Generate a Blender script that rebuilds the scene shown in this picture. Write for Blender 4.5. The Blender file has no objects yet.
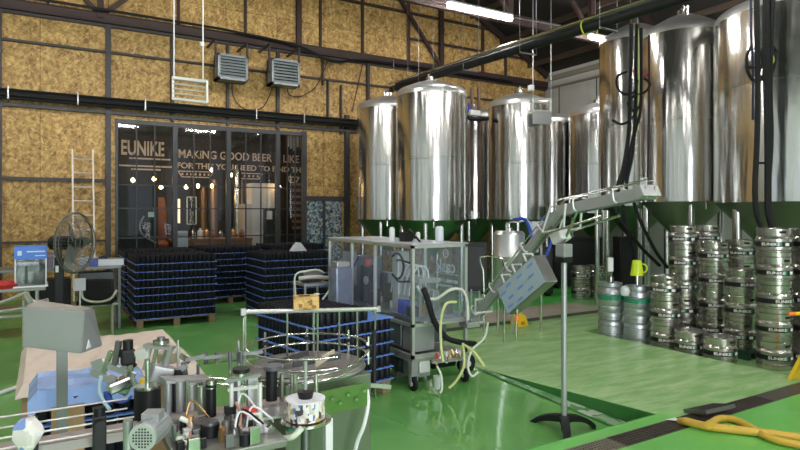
import bpy, bmesh, math, random
from mathutils import Vector, Matrix
random.seed(7)
PI = math.pi
C = bpy.context.scene.collection
H, F, HY = 1.7, 595.0, 213.0
SA, CA = math.sin(math.radians(31)), math.cos(math.radians(31))

# ---------- measuring helpers: distances read off the photograph ----------
def P(px, py, Z):
    r = (px-400)/F*Z
    return Vector((SA*Z+CA*r, CA*Z-SA*r, H-(py-HY)/F*Z))
def G(px, py, z=0.0):
    return P(px, py, (H-z)*F/(py-HY))
def AY(px, py, Y):
    return P(px, py, Y/(CA-SA*(px-400)/F))
def AX(px, py, X):
    return P(px, py, X/(SA+CA*(px-400)/F))

# ---------- materials ----------
MATS = {}
def mat(name, color=(.5,.5,.5), rough=.5, metal=0.0, emit=None, strength=0, spec=.5, bump=0, bscale=40, vary=0, vscale=8, coat=0):
    if name in MATS: return MATS[name]
    m = bpy.data.materials.new(name); m.use_nodes = True
    nt = m.node_tree; b = nt.nodes['Principled BSDF']
    b.inputs['Base Color'].default_value = (*color, 1)
    b.inputs['Roughness'].default_value = rough
    b.inputs['Metallic'].default_value = metal
    b.inputs['Specular IOR Level'].default_value = spec
    b.inputs['Coat Weight'].default_value = coat
    if emit:
        b.inputs['Emission Color'].default_value = (*emit, 1)
        b.inputs['Emission Strength'].default_value = strength
    if vary or bump:
        tc = nt.nodes.new('ShaderNodeTexCoord')
        n = nt.nodes.new('ShaderNodeTexNoise'); n.inputs['Scale'].default_value = vscale; n.inputs['Detail'].default_value = 5
        nt.links.new(tc.outputs['Object'], n.inputs['Vector'])
        if vary:
            mx = nt.nodes.new('ShaderNodeMix'); mx.data_type = 'RGBA'
            mx.inputs[6].default_value = (*[max(0, c*(1-vary)) for c in color], 1)
            mx.inputs[7].default_value = (*[min(1, c*(1+vary)) for c in color], 1)
            nt.links.new(n.outputs['Fac'], mx.inputs[0]); nt.links.new(mx.outputs[2], b.inputs['Base Color'])
        if bump:
            n2 = nt.nodes.new('ShaderNodeTexNoise'); n2.inputs['Scale'].default_value = bscale; n2.inputs['Detail'].default_value = 4
            nt.links.new(tc.outputs['Object'], n2.inputs['Vector'])
            bp = nt.nodes.new('ShaderNodeBump'); bp.inputs['Strength'].default_value = bump; bp.inputs['Distance'].default_value = .02
            nt.links.new(n2.outputs['Fac'], bp.inputs['Height']); nt.links.new(bp.outputs['Normal'], b.inputs['Normal'])
    MATS[name] = m; return m

def steel_tank_mat(name, color, rough, wob):
    m = mat(name, color, rough, 1.0); nt = m.node_tree; b = nt.nodes['Principled BSDF']
    tc = nt.nodes.new('ShaderNodeTexCoord'); mp = nt.nodes.new('ShaderNodeMapping')
    mp.inputs['Scale'].default_value = (1.6, 1.6, .25)
    n = nt.nodes.new('ShaderNodeTexNoise'); n.inputs['Scale'].default_value = 3.0; n.inputs['Detail'].default_value = 2
    nt.links.new(tc.outputs['Object'], mp.inputs['Vector']); nt.links.new(mp.outputs[0], n.inputs['Vector'])
    bp = nt.nodes.new('ShaderNodeBump'); bp.inputs['Strength'].default_value = wob; bp.inputs['Distance'].default_value = .05
    nt.links.new(n.outputs['Fac'], bp.inputs['Height']); nt.links.new(bp.outputs['Normal'], b.inputs['Normal'])
    n2 = nt.nodes.new('ShaderNodeTexNoise'); n2.inputs['Scale'].default_value = 2.0; n2.inputs['Detail'].default_value = 6
    nt.links.new(tc.outputs['Object'], n2.inputs['Vector'])
    mr = nt.nodes.new('ShaderNodeMapRange'); mr.inputs[3].default_value = rough*.7; mr.inputs[4].default_value = rough*1.4
    nt.links.new(n2.outputs['Fac'], mr.inputs[0]); nt.links.new(mr.outputs[0], b.inputs['Roughness'])
    return m

def osb_mat():
    m = bpy.data.materials.new('osb'); m.use_nodes = True; nt = m.node_tree; b = nt.nodes['Principled BSDF']
    L = nt.links.new; N = nt.nodes.new
    tc = N('ShaderNodeTexCoord')
    nz = N('ShaderNodeTexNoise'); nz.inputs['Scale'].default_value = 4; L(tc.outputs['Object'], nz.inputs['Vector'])
    add = N('ShaderNodeMix'); add.data_type = 'VECTOR'; add.inputs[0].default_value = .12
    L(tc.outputs['Object'], add.inputs[4]); L(nz.outputs['Color'], add.inputs[5])
    outs = []
    for ang, sc in ((.35, 1), (-.8, 1.2), (1.4, .9)):
        mp = N('ShaderNodeMapping'); mp.vector_type = 'TEXTURE'; mp.inputs['Rotation'].default_value = (0, ang, 0); mp.inputs['Scale'].default_value = (.10/sc, .10/sc, .035/sc)
        v = N('ShaderNodeTexVoronoi'); v.inputs['Scale'].default_value = 1.0
        L(add.outputs[1], mp.inputs['Vector']); L(mp.outputs[0], v.inputs['Vector'])
        s = N('ShaderNodeSeparateColor'); L(v.outputs['Color'], s.inputs[0]); outs.append(s.outputs[0])
    a1 = N('ShaderNodeMath'); a1.operation = 'ADD'; L(outs[0], a1.inputs[0]); L(outs[1], a1.inputs[1])
    a2 = N('ShaderNodeMath'); a2.operation = 'ADD'; L(a1.outputs[0], a2.inputs[0]); L(outs[2], a2.inputs[1])
    d = N('ShaderNodeMath'); d.operation = 'MULTIPLY'; d.inputs[1].default_value = 1/3; L(a2.outputs[0], d.inputs[0])
    cr = N('ShaderNodeValToRGB'); e = cr.color_ramp.elements
    e[0].position = .12; e[0].color = (.22, .125, .038, 1); e[1].position = .9; e[1].color = (.82, .57, .24, 1)
    k = e.new(.38); k.color = (.44, .26, .08, 1); k = e.new(.6); k.color = (.60, .375, .125, 1)
    L(d.outputs[0], cr.inputs[0])
    # sheet to sheet variation + joint lines come from board size
    br = N('ShaderNodeTexBrick'); br.offset = 0; br.inputs['Scale'].default_value = 1
    br.inputs['Brick Width'].default_value = 1.22; br.inputs['Row Height'].default_value = 1.34; br.inputs['Mortar Size'].default_value = .006
    br.inputs['Color1'].default_value = (.85, .85, .85, 1); br.inputs['Color2'].default_value = (1, 1, 1, 1); br.inputs['Mortar'].default_value = (.35, .3, .25, 1)
    mp = N('ShaderNodeMapping'); mp.inputs['Rotation'].default_value = (math.radians(-90), 0, 0); mp.inputs['Location'].default_value = (.04, .3, 0)
    L(tc.outputs['Object'], mp.inputs['Vector']); L(mp.outputs[0], br.inputs['Vector'])
    mu = N('ShaderNodeMix'); mu.data_type = 'RGBA'; mu.blend_type = 'MULTIPLY'; mu.inputs[0].default_value = 1
    L(cr.outputs[0], mu.inputs[6]); L(br.outputs[0], mu.inputs[7]); L(mu.outputs[2], b.inputs['Base Color'])
    b.inputs['Roughness'].default_value = .62
    MATS['osb'] = m; return m

def floor_mat():
    m = bpy.data.materials.new('green_floor'); m.use_nodes = True; nt = m.node_tree; b = nt.nodes['Principled BSDF']
    L = nt.links.new; N = nt.nodes.new
    tc = N('ShaderNodeTexCoord'); sp = N('ShaderNodeSeparateXYZ')
    n1 = N('ShaderNodeTexNoise'); n1.inputs['Scale'].default_value = 1.6; n1.inputs['Detail'].default_value = 6; L(tc.outputs['Object'], n1.inputs['Vector'])
    L(tc.outputs['Object'], sp.inputs[0])
    def mth(op, a, bb, clamp=False):
        k = N('ShaderNodeMath'); k.operation = op; k.use_clamp = clamp
        for i, v in enumerate((a, bb)):
            if isinstance(v, (int, float)): k.inputs[i].default_value = v
            else: L(v, k.inputs[i])
        return k.outputs[0]
    jit = mth('MULTIPLY', mth('SUBTRACT', n1.outputs['Fac'], .5), .35)
    Xs = sp.outputs[0]; Ys = sp.outputs[1]
    def step(v, edge, w, sign=1, j=True):
        vv = mth('ADD', v, jit) if j else v
        k = mth('SUBTRACT', vv, edge) if sign > 0 else mth('SUBTRACT', edge, vv)
        return mth('MULTIPLY', mth('ADD', k, w/2), 1/w, True)
    def mix(f, c1, c2, bt='MIX'):
        k = N('ShaderNodeMix'); k.data_type = 'RGBA'; k.blend_type = bt
        for s, v in ((0, f), (6, c1), (7, c2)):
            if isinstance(v, tuple): k.inputs[s].default_value = v
            elif isinstance(v, (int, float)): k.inputs[s].default_value = v
            else: L(v, k.inputs[s])
        return k.outputs[2]
    # worn streaks (stretched noise)
    mp = N('ShaderNodeMapping'); mp.inputs['Rotation'].default_value = (0, 0, .5); mp.inputs['Scale'].default_value = (1.2, 5, 1)
    n2 = N('ShaderNodeTexNoise'); n2.inputs['Scale'].default_value = 1.5; n2.inputs['Detail'].default_value = 8; n2.inputs['Roughness'].default_value = .65
    L(tc.outputs['Object'], mp.inputs['Vector']); L(mp.outputs[0], n2.inputs['Vector'])
    r2 = N('ShaderNodeMapRange'); r2.inputs[1].default_value = .42; r2.inputs[2].default_value = .72; L(n2.outputs['Fac'], r2.inputs[0])
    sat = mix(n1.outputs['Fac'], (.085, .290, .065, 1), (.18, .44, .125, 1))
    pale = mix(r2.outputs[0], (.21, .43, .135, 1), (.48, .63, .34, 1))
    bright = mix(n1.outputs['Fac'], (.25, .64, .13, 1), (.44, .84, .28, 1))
    sx_ = mth('ADD', Xs, mth('MULTIPLY', mth('MINIMUM', mth('SUBTRACT', Ys, 5.05), 0.0), .178))
    mp_ = mth('MULTIPLY', step(sx_, 4.11, .02, 1, False), mth('MULTIPLY', step(Ys, 6.9, .3, -1), step(Ys, 2.95, .06, 1, False)))
    # the slab's own edge follows the sump: anything right of it is pale
    col = mix(mp_, sat, pale)
    # bright fresh paint by the drain and on the camera side
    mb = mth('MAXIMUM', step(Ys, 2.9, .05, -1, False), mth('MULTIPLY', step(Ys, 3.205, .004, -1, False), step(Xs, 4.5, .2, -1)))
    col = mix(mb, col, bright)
    # darker wet marks on the fresh paint
    n3 = N('ShaderNodeTexNoise'); n3.inputs['Scale'].default_value = 2.6; n3.inputs['Detail'].default_value = 2; L(tc.outputs['Object'], n3.inputs['Vector'])
    r3 = N('ShaderNodeMapRange'); r3.inputs[1].default_value = 1.150; r3.inputs[2].default_value = .66; L(n3.outputs['Fac'], r3.inputs[0])
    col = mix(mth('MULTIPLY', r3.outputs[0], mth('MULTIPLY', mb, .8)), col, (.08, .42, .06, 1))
    # bare concrete patch beyond the far trench
    mc = mth('MULTIPLY', mth('MULTIPLY', step(Ys, 7.2, .1), step(Ys, 8.1, .3, -1)), mth('MULTIPLY', step(Xs, 5.3, .3), step(Xs, 8.6, .3, -1)))
    col = mix(mc, col, (.42, .36, .30, 1))
    mf = mth('MULTIPLY', step(Ys, 8.1, .3), step(Xs, 5.0, .5))
    col = mix(mf, col, (.06, .42, .06, 1))
    L(col, b.inputs['Base Color'])
    # wet film: smooth where puddled
    pud = mth('MULTIPLY', mth('MULTIPLY', step(Xs, 2.5, .5), step(sx_, 4.12, .02, -1, False)), mth('MULTIPLY', step(Ys, 5.6, .6, -1), step(Ys, 3.19, .02, 1, False)))
    n4 = N('ShaderNodeTexNoise'); n4.inputs['Scale'].default_value = 1.1; n4.inputs['Detail'].default_value = 3; L(tc.outputs['Object'], n4.inputs['Vector'])
    r4 = N('ShaderNodeMapRange'); r4.inputs[1].default_value = .40; r4.inputs[2].default_value = .48; L(n4.outputs['Fac'], r4.inputs[0])
    wet = mth('MAXIMUM', mth('MULTIPLY', pud, mth('ADD', mth('MULTIPLY', r4.outputs[0], .55), .45)), mth('MULTIPLY', r4.outputs[0], mth('SUBTRACT', .35, mth('MULTIPLY', mp_, .3))))
    rr = N('ShaderNodeMapRange'); rr.inputs[3].default_value = .42; rr.inputs[4].default_value = .03; L(wet, rr.inputs[0])
    L(rr.outputs[0], b.inputs['Roughness'])
    b.inputs['Specular IOR Level'].default_value = .55
    bp = N('ShaderNodeBump'); bp.inputs['Strength'].default_value = .12; bp.inputs['Distance'].default_value = .01
    inv = mth('MULTIPLY', n2.outputs['Fac'], mth('SUBTRACT', 1.0, mth('MULTIPLY', wet, .9)))
    L(inv, bp.inputs['Height']); L(bp.outputs[0], b.inputs['Normal'])
    MATS['floor'] = m; return m

def glass_mat(name, tint, refl=.08, milky=0.0):
    m = bpy.data.materials.new(name); m.use_nodes = True; nt = m.node_tree
    L = nt.links.new; N = nt.nodes.new
    nt.nodes.remove(nt.nodes['Principled BSDF']); out = nt.nodes['Material Output']
    t = N('ShaderNodeBsdfTransparent'); t.inputs[0].default_value = (*tint, 1)
    g = N('ShaderNodeBsdfGlossy'); g.inputs['Roughness'].default_value = .03
    lw = N('ShaderNodeLayerWeight'); lw.inputs[0].default_value = .5
    fr = N('ShaderNodeMath'); fr.operation = 'POWER'; fr.inputs[1].default_value = 4.0; L(lw.outputs['Facing'], fr.inputs[0])
    mx = N('ShaderNodeMixShader'); ad = N('ShaderNodeMath'); ad.operation = 'MULTIPLY_ADD'; ad.inputs[1].default_value = .6; ad.inputs[2].default_value = refl; ad.use_clamp = True
    L(fr.outputs[0], ad.inputs[0]); L(ad.outputs[0], mx.inputs[0]); L(t.outputs[0], mx.inputs[1]); L(g.outputs[0], mx.inputs[2])
    last = mx
    if milky:
        d = N('ShaderNodeBsdfDiffuse'); d.inputs[0].default_value = (.8, .83, .88, 1)
        m2 = N('ShaderNodeMixShader'); m2.inputs[0].default_value = milky
        L(mx.outputs[0], m2.inputs[1]); L(d.outputs[0], m2.inputs[2]); last = m2
    L(last.outputs[0], out.inputs[0]); MATS[name] = m; return m

def voronoi_mat(name, cols, scale, rough=.5, metal=0, map_scale=(1,1,1)):
    m = mat(name, cols[0], rough, metal); nt = m.node_tree; b = nt.nodes['Principled BSDF']
    tc = nt.nodes.new('ShaderNodeTexCoord'); mp = nt.nodes.new('ShaderNodeMapping'); mp.inputs['Scale'].default_value = map_scale
    v = nt.nodes.new('ShaderNodeTexVoronoi'); v.inputs['Scale'].default_value = scale; v.distance = 'CHEBYCHEV'
    s = nt.nodes.new('ShaderNodeSeparateColor'); cr = nt.nodes.new('ShaderNodeValToRGB'); cr.color_ramp.interpolation = 'CONSTANT'
    e = cr.color_ramp.elements
    e[0].position = 0; e[0].color = (*cols[0], 1); e[1].position = 1/len(cols); e[1].color = (*cols[1], 1)
    for i in range(2, len(cols)):
        k = e.new(i/len(cols)); k.color = (*cols[i], 1)
    nt.links.new(tc.outputs['Object'], mp.inputs['Vector']); nt.links.new(mp.outputs[0], v.inputs['Vector'])
    nt.links.new(v.outputs['Color'], s.inputs[0]); nt.links.new(s.outputs[0], cr.inputs[0]); nt.links.new(cr.outputs[0], b.inputs['Base Color'])
    return m

OSB = osb_mat(); FLOOR = floor_mat()
TANK = steel_tank_mat('tank_steel', (.66, .65, .63), .15, .16)
TANKW = steel_tank_mat('tank_steel_wavy', (.74, .75, .73), .17, .30)
DOME = mat('dome_steel', (.70, .70, .70), .34, .75)
STEEL = mat('steel', (.62, .62, .60), .20, 1)
SATIN = mat('satin_steel', (.43, .44, .45), .38, .6, vary=.08)
ALU = mat('aluminium', (.74, .74, .74), .38, .85)
WHITEMET = mat('white_metal', (.74, .75, .74), .35, .3)
DSTEEL = mat('dark_steel', (.20, .20, .21), .4, .8)
KEG = mat('keg_steel', (.47, .455, .42), .27, .95, vary=.15, vscale=14, bump=.15, bscale=30)
CASKM = mat('cask_aluminium', (.50, .53, .55), .38, .9, vary=.15, vscale=14)
FRAME = mat('frame_steel', (.060, .055, .058), .55, .2, vary=.25, vscale=3)
RUST = mat('red_oxide_steel', (.050, .028, .026), .6, .1, vary=.3, vscale=3)
BLACK = mat('black_plastic', (.010, .010, .012), .45, spec=.3)
RUBBER = mat('black_rubber', (.010, .010, .012), .6, spec=.3)
FOAM = mat('black_insulation', (.012, .013, .014), .6, spec=.3, bump=.2, bscale=60)
ROOF = mat('dark_roof', (.030, .026, .024), .8, vary=.3, vscale=2)
PANELW = mat('white_panel', (.62, .64, .63), .5, vary=.05, vscale=2)
CANM = mat('can_black', (.008, .008, .014), .45, .0, spec=.3)
CANT = mat('can_rim', (.035, .035, .05), .35, .5)
BLUES = mat('tier_sheet', (.12, .24, .66), .45)
WOOD = mat('pallet_wood', (.27, .18, .10), .75, vary=.25, vscale=12)
CARD = mat('cardboard', (.42, .26, .13), .8, vary=.1)
WHITE = mat('white_plastic', (.80, .80, .82), .4)
PALE = mat('label_white', (.85, .84, .82), .6)
YEL = mat('yellow_plastic', (.85, .55, .02), .4)
YHOSE = mat('yellow_hose', (.62, .40, .055), .42, vary=.15, vscale=5)
LIME = mat('lime_plastic', (.62, .78, .02), .35)
RED = mat('red_plastic', (.55, .04, .03), .4)
ORANGE = mat('orange_plastic', (.85, .20, .03), .4)
BLUEP = mat('blue_plastic', (.03, .07, .42), .3)
GREENB = mat('green_band', (.02, .24, .13), .4)
BRASS = mat('brass', (.62, .36, .16), .35, .9)
CLEAR = glass_mat('clear_panel', (.95, .97, 1.0), .03, .05)
GLASS = glass_mat('window_glass', (.86, .88, .88), .03)
TUBEW = mat('clear_tube', (.72, .76, .66), .25)
TUBEY = mat('yellow_tube', (.62, .66, .28), .3)
LAMP = mat('tube_light', (1, 1, 1), .5, emit=(1, .97, .92), strength=66)
BULB = mat('warm_bulb', (1, .8, .5), .5, emit=(1, .62, .25), strength=26)
GREENM = mat('green_machine_paint', (.085, .19, .04), .45)
FILM = mat('blue_film', (.30, .42, .62), .2, .3, vary=.35, vscale=9)

# ---------- mesh builder ----------
class MB:
    def __init__(s): s.bm = bmesh.new()
    def _add(s, verts, faces, M=None, smooth=False):
        vs = [s.bm.verts.new((M @ Vector(v)) if M else v) for v in verts]
        for f in faces:
            try:
                fc = s.bm.faces.new([vs[i] for i in f]); fc.smooth = smooth
            except ValueError: pass
        return s
    def box(s, c, d, rz=0, R=None, bev=0):
        x, y, z = [k/2 for k in d]
        V = [(-x,-y,-z),(x,-y,-z),(x,y,-z),(-x,y,-z),(-x,-y,z),(x,-y,z),(x,y,z),(-x,y,z)]
        Fc = [(0,3,2,1),(4,5,6,7),(0,1,5,4),(1,2,6,5),(2,3,7,6),(3,0,4,7)]
        M = Matrix.Translation(Vector(c)) @ (R.to_4x4() if R is not None else Matrix.Rotation(rz, 4, 'Z'))
        n0 = len(s.bm.verts)
        s._add(V, Fc, M)
        if bev:
            s.bm.verts.ensure_lookup_table()
            vs = s.bm.verts[n0:]; es = {e for v in vs for e in v.link_edges}
            bmesh.ops.bevel(s.bm, geom=list(es), offset=bev, segments=2, affect='EDGES', profile=.6)
        return s
    def bb(s, x0, x1, y0, y1, z0, z1, bev=0):
        return s.box(((x0+x1)/2, (y0+y1)/2, (z0+z1)/2), (abs(x1-x0), abs(y1-y0), abs(z1-z0)), bev=bev)
    def beam(s, a, b, w, h):
        a, b = Vector(a), Vector(b); d = b-a; L_ = d.length
        q = d.to_track_quat('X', 'Z'); return s.box((a+b)/2, (L_, w, h), R=q.to_matrix())
    def cyl(s, a, b, r, seg=12, r2=None, cap=True):
        a, b = Vector(a), Vector(b); d = b-a
        if r2 is None: r2 = r
        q = d.to_track_quat('Z', 'Y').to_matrix(); V = []
        for P0, R in ((a, r), (b, r2)):
            for i in range(seg):
                t = 2*PI*i/seg; V.append(P0 + q @ Vector((math.cos(t)*R, math.sin(t)*R, 0)))
        Fc = [(i, (i+1) % seg, seg+(i+1) % seg, seg+i) for i in range(seg)]
        s._add(V, Fc, None, True)
        if cap:
            s._add(V[:seg][::-1], [tuple(range(seg))]); s._add(V[seg:], [tuple(range(seg))])
        return s
    def lathe(s, prof, loc=(0,0,0), seg=32, R=None, smooth=True, a0=0, a1=2*PI):
        full = abs(a1-a0-2*PI) < 1e-6; n = seg if full else seg+1
        V = []; Fc = []
        for r, z in prof:
            for i in range(n):
                t = a0+(a1-a0)*i/seg; V.append((r*math.cos(t), r*math.sin(t), z))
        for k in range(len(prof)-1):
            for i in range(n if full else n-1):
                j = (i+1) % n; Fc.append((k*n+i, k*n+j, (k+1)*n+j, (k+1)*n+i))
        M = Matrix.Translation(Vector(loc)) @ (R.to_4x4() if R is not None else Matrix.Identity(4))
        return s._add(V, Fc, M, smooth)
    def tube(s, pts, r, seg=8, sm=6, closed=False):
        pts = [Vector(p) for p in pts]
        if sm > 1 and len(pts) > 2:
            out = []; n = len(pts); rng = range(n if closed else n-1)
            for i in rng:
                p0 = pts[(i-1) % n] if (closed or i > 0) else pts[i]; p1 = pts[i]; p2 = pts[(i+1) % n]
                p3 = pts[(i+2) % n] if (closed or i+2 < n) else p2
                for k in range(sm):
                    t = k/sm; t2 = t*t; t3 = t2*t
                    out.append(.5*((2*p1)+(-p0+p2)*t+(2*p0-5*p1+4*p2-p3)*t2+(-p0+3*p1-3*p2+p3)*t3))
            if not closed: out.append(pts[-1])
            pts = out
        n = len(pts); V = []; up = Vector((0,0,1))
        ref = None
        for i, p in enumerate(pts):
            a = pts[(i-1) % n] if (closed or i > 0) else p; b = pts[(i+1) % n] if (closed or i < n-1) else p
            d = (b-a).normalized()
            if ref is None: ref = d.orthogonal().normalized()
            ref = (ref-d*ref.dot(d))
            if ref.length < 1e-5: ref = d.orthogonal()
            ref.normalize(); bi = d.cross(ref)
            for k in range(seg):
                t = 2*PI*k/seg; V.append(p+ref*math.cos(t)*r+bi*math.sin(t)*r)
        Fc = []
        for i in range(n if closed else n-1):
            for k in range(seg):
                j = (i+1) % n; Fc.append((i*seg+k, i*seg+(k+1) % seg, j*seg+(k+1) % seg, j*seg+k))
        if not closed:
            Fc.append(tuple(range(seg))[::-1]); Fc.append(tuple((n-1)*seg+k for k in range(seg)))
        return s._add(V, Fc, None, True)
    def poly(s, pts, faces): return s._add(pts, faces)
    def prism(s, outline, y0, y1):          # outline in XZ, extruded along Y
        n = len(outline); V = [(x, y0, z) for x, z in outline]+[(x, y1, z) for x, z in outline]
        Fc = [tuple(range(n)), tuple(range(n, 2*n))[::-1]]+[(i, n+i, n+(i+1) % n, (i+1) % n) for i in range(n)]
        s._add(V, Fc); return s
    def text(s, body, size, ext, M, sx=1.0, align='CENTER', wrap=None, bold=0):
        cu = bpy.data.curves.new('t', 'FONT'); cu.body = body; cu.size = size; cu.extrude = ext; cu.align_x = align; cu.align_y = 'CENTER'; cu.offset = bold
        cu.resolution_u = 3
        o = bpy.data.objects.new('t', cu); C.objects.link(o); bpy.context.view_layer.update()
        me = bpy.data.meshes.new_from_object(o)
        vs = []
        for v in me.vertices:
            p = Vector((v.co.x*sx, v.co.y, v.co.z))
            if wrap:
                a = wrap[1]+p.x/wrap[0]; rr = wrap[0]+p.z
                p = Vector((rr*math.cos(a), rr*math.sin(a), p.y))
            vs.append(p)
        s._add(vs, [tuple(p.vertices) for p in me.polygons], M)
        bpy.data.objects.remove(o); bpy.data.curves.remove(cu); bpy.data.meshes.remove(me)
        return s
    def mesh(s, name):
        bmesh.ops.recalc_face_normals(s.bm, faces=s.bm.faces[:])
        for e in s.bm.edges:
            if len(e.link_faces) == 2 and e.calc_face_angle(0) > .6: e.smooth = False
        me = bpy.data.meshes.new(name); s.bm.to_mesh(me); s.bm.free(); return me

def obj(name, b, m, parent=None, label=None, world=True):
    me = b.mesh(name) if isinstance(b, MB) else b
    if not me.materials: me.materials.append(m)
    o = bpy.data.objects.new(name, me); C.objects.link(o)
    if parent is not None:
        if world:
            par = parent
            W = Matrix.Identity(4); chain = []
            while par is not None: chain.append(par); par = par.parent
            for c in reversed(chain): W = W @ Matrix.LocRotScale(c.location, c.rotation_euler, c.scale)
            me.transform(W.inverted())
        o.parent = parent
    if label: o['label'] = label
    return o
def tag(o, label, cat, group=None, kind=None):
    o['label'] = label; o['category'] = cat
    if group: o['group'] = group
    if kind: o['kind'] = kind
    return o
def thing(name, label, cat, loc=(0,0,0), rz=0, group=None):
    o = bpy.data.objects.new(name, None); C.objects.link(o); o.empty_display_size = .05
    o.location = loc; o.rotation_euler = (0, 0, rz)
    return tag(o, label, cat, group)
def struct(name, b, m, parent=None, world=True):
    o = obj(name, b, m, parent, None, world)
    if parent is None: o['kind'] = 'structure'
    return o
def solo(name, b, m, label, cat, group=None, kind=None):
    """one mesh thing; origin moved to its base"""
    me = b.mesh(name); xs = [v.co for v in me.vertices]
    c = Vector((sum(v.x for v in xs)/len(xs), sum(v.y for v in xs)/len(xs), min(v.z for v in xs)))
    me.transform(Matrix.Translation(-c)); me.materials.append(m)
    o = bpy.data.objects.new(name, me); C.objects.link(o); o.location = c
    return tag(o, label, cat, group, kind)
def dup(root, loc=None, rz=None, label=None, group=None):
    def cp(o, par):
        c = o.copy(); C.objects.link(c)
        if par: c.parent = par
        for ch in KIDS(o): cp(ch, c)
        return c
    r = cp(root, None)
    if loc is not None: r.location = loc
    if rz is not None: r.rotation_euler = (0, 0, rz)
    if label: r['label'] = label
    if group: r['group'] = group
    return r
def KIDS(o): return [c for c in C.objects if c.parent == o]

# ================= SETTING =================
D = 13.8; XL, XR, YN = -7.0, 13.66, -7.0; EAVE = 6.1; RX = 3.4; RZ = EAVE+.52*(XR-RX)
# floor (with sump falling to the corner, keg recess and drain channel)
f = MB()
def quad(x0, x1, y0, y1, z=0): f.poly([(x0,y0,z),(x1,y0,z),(x1,y1,z),(x0,y1,z)], [(0,1,2,3)])
PX0, PY0, PY1 = 2.3, 3.2, 5.05
KX0, KX1, KY0, KY1 = 6.69, 8.66, 3.15, 6.0
DY0, DY1 = 2.86, 3.06
quad(XL, XR, YN, DY0); quad(XL, PX0, DY1, D); 
def xr(y): return 4.11+(PY1-y)/(PY1-PY0)*.33
quad(PX0, XR, DY1, KY0)
quad(PX0, KX0, KY0, PY0)
quad(PX0, XR, KY1, D)
quad(PX0, KX0, PY1, KY1)
f.poly([(xr(PY0),PY0,0),(KX0,PY0,0),(KX0,PY1,0),(xr(PY1),PY1,0)], [(0,1,2,3)])
quad(KX1, XR, KY0, KY1)
quad(KX0, KX1, KY0, KY1, -.1)
for a, b_ in (((KX0,KY0),(KX0,KY1)), ((KX0,KY1),(KX1,KY1)), ((KX1,KY1),(KX1,KY0)), ((KX1,KY0),(KX0,KY0))):
    f.poly([(*a,0),(*b_,0),(*b_,-.1),(*a,-.1)], [(0,1,2,3)])
ny, nx = 10, 12
def pz(i, j):
    t = i/ny; s_ = j/nx; s_ = s_*s_*(3-2*s_); return -.17*t*s_
for i in range(ny):
    for j in range(nx):
        q = []
        for ii, jj in ((i,j),(i,j+1),(i+1,j+1),(i+1,j)):
            y = PY1-(PY1-PY0)*ii/ny; x = PX0+(xr(y)-PX0)*jj/nx; q.append((x, y, pz(ii, jj)))
        f.poly(q, [(0,1,2,3)])
for j in range(nx):
    x0 = PX0+(xr(PY0)-PX0)*j/nx; x1 = PX0+(xr(PY0)-PX0)*(j+1)/nx
    f.poly([(x0,PY0,0),(x1,PY0,0),(x1,PY0,pz(ny,j+1)),(x0,PY0,pz(ny,j))], [(0,1,2,3)])
for xa, xb in ((XL, XR),):
    f.poly([(xa,DY0,0),(xb,DY0,0),(xb,DY0,-.15),(xa,DY0,-.15)], [(0,1,2,3)])
    f.poly([(xa,DY1,0),(xb,DY1,0),(xb,DY1,-.15),(xa,DY1,-.15)], [(0,1,2,3)])
    f.poly([(xa,DY0,-.15),(xb,DY0,-.15),(xb,DY1,-.15),(xa,DY1,-.15)], [(0,1,2,3)])
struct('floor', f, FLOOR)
# riser of the raised slab and the cove along its foot
b = MB()
for i in range(ny):
    y0 = PY1-(PY1-PY0)*i/ny; y1 = PY1-(PY1-PY0)*(i+1)/ny
    b.poly([(xr(y0),y0,0),(xr(y1),y1,0),(xr(y1)-.004,y1,pz(i+1,nx)),(xr(y0)-.004,y0,pz(i,nx))], [(0,1,2,3)])
struct('trim_1', b, mat('riser_green', (.035, .16, .035), .35, vary=.2))
b = MB()
for i in range(ny):
    y0 = PY1-(PY1-PY0)*i/ny; y1 = PY1-(PY1-PY0)*(i+1)/ny
    b.poly([(xr(y0)-.01,y0,pz(i,nx)+.014),(xr(y1)-.01,y1,pz(i+1,nx)+.014),(xr(y1)-.06-.016*(i+1),y1,pz(i+1,nx)+.014),(xr(y0)-.06-.016*i,y0,pz(i,nx)+.014)], [(0,1,2,3)])
struct('trim_2', b, voronoi_mat('wet_cove', [(.16,.33,.15),(.28,.42,.26),(.11,.27,.10),(.40,.50,.38)], 9, .25))

# walls
WX0, WX1, WZ = 1.31, 5.55, 3.68
b = MB()
b.bb(XL, WX0, D, D+.1, 0, WZ); b.bb(WX1, XR, D, D+.1, 0, WZ)
b.prism([(XL,WZ),(XR,WZ),(XR,EAVE),(RX,RZ),(XL,RZ-.52*(RX-XL))], D, D+.1)
struct('wall_back', b, OSB)
b = MB(); b.bb(XR, XR+.1, YN, D+.1, 0, EAVE); struct('wall_right', b, voronoi_mat('white_cladding', [(.56,.58,.58),(.60,.62,.61)], 1))
b = MB()
yy = [YN, -5.5, -4.0, -2.0, -.6, 1.6, 3.0, 5.2, 6.6, 8.8, 10.2, D+.1]  # unseen side wall; window openings added to streak the tanks with light
for k in range(0, len(yy), 2): b.bb(XL-.1, XL, yy[k], yy[k+1], 0, EAVE)
for k in range(1, len(yy)-1, 2): b.bb(XL-.1, XL, yy[k], yy[k+1], 0, 1.2); b.bb(XL-.1, XL, yy[k], yy[k+1], 4.6, EAVE)
struct('wall_left', b, PANELW)
b = MB()   # unseen camera-side wall; open door and tall openings added for light and tank streaks
ops = [(XL,XL),(-5.6,-4.2),(-3.4,-2.2),(-1.5,3.0),(3.9,5.1),(5.9,7.1),(8.2,8.9),(10.0,11.4),(XR,XR)]
for (a0,a1),(b0,b1) in zip(ops[:-1],ops[1:]): b.bb(a1, b0, YN-.1, YN, 0, EAVE)
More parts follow.
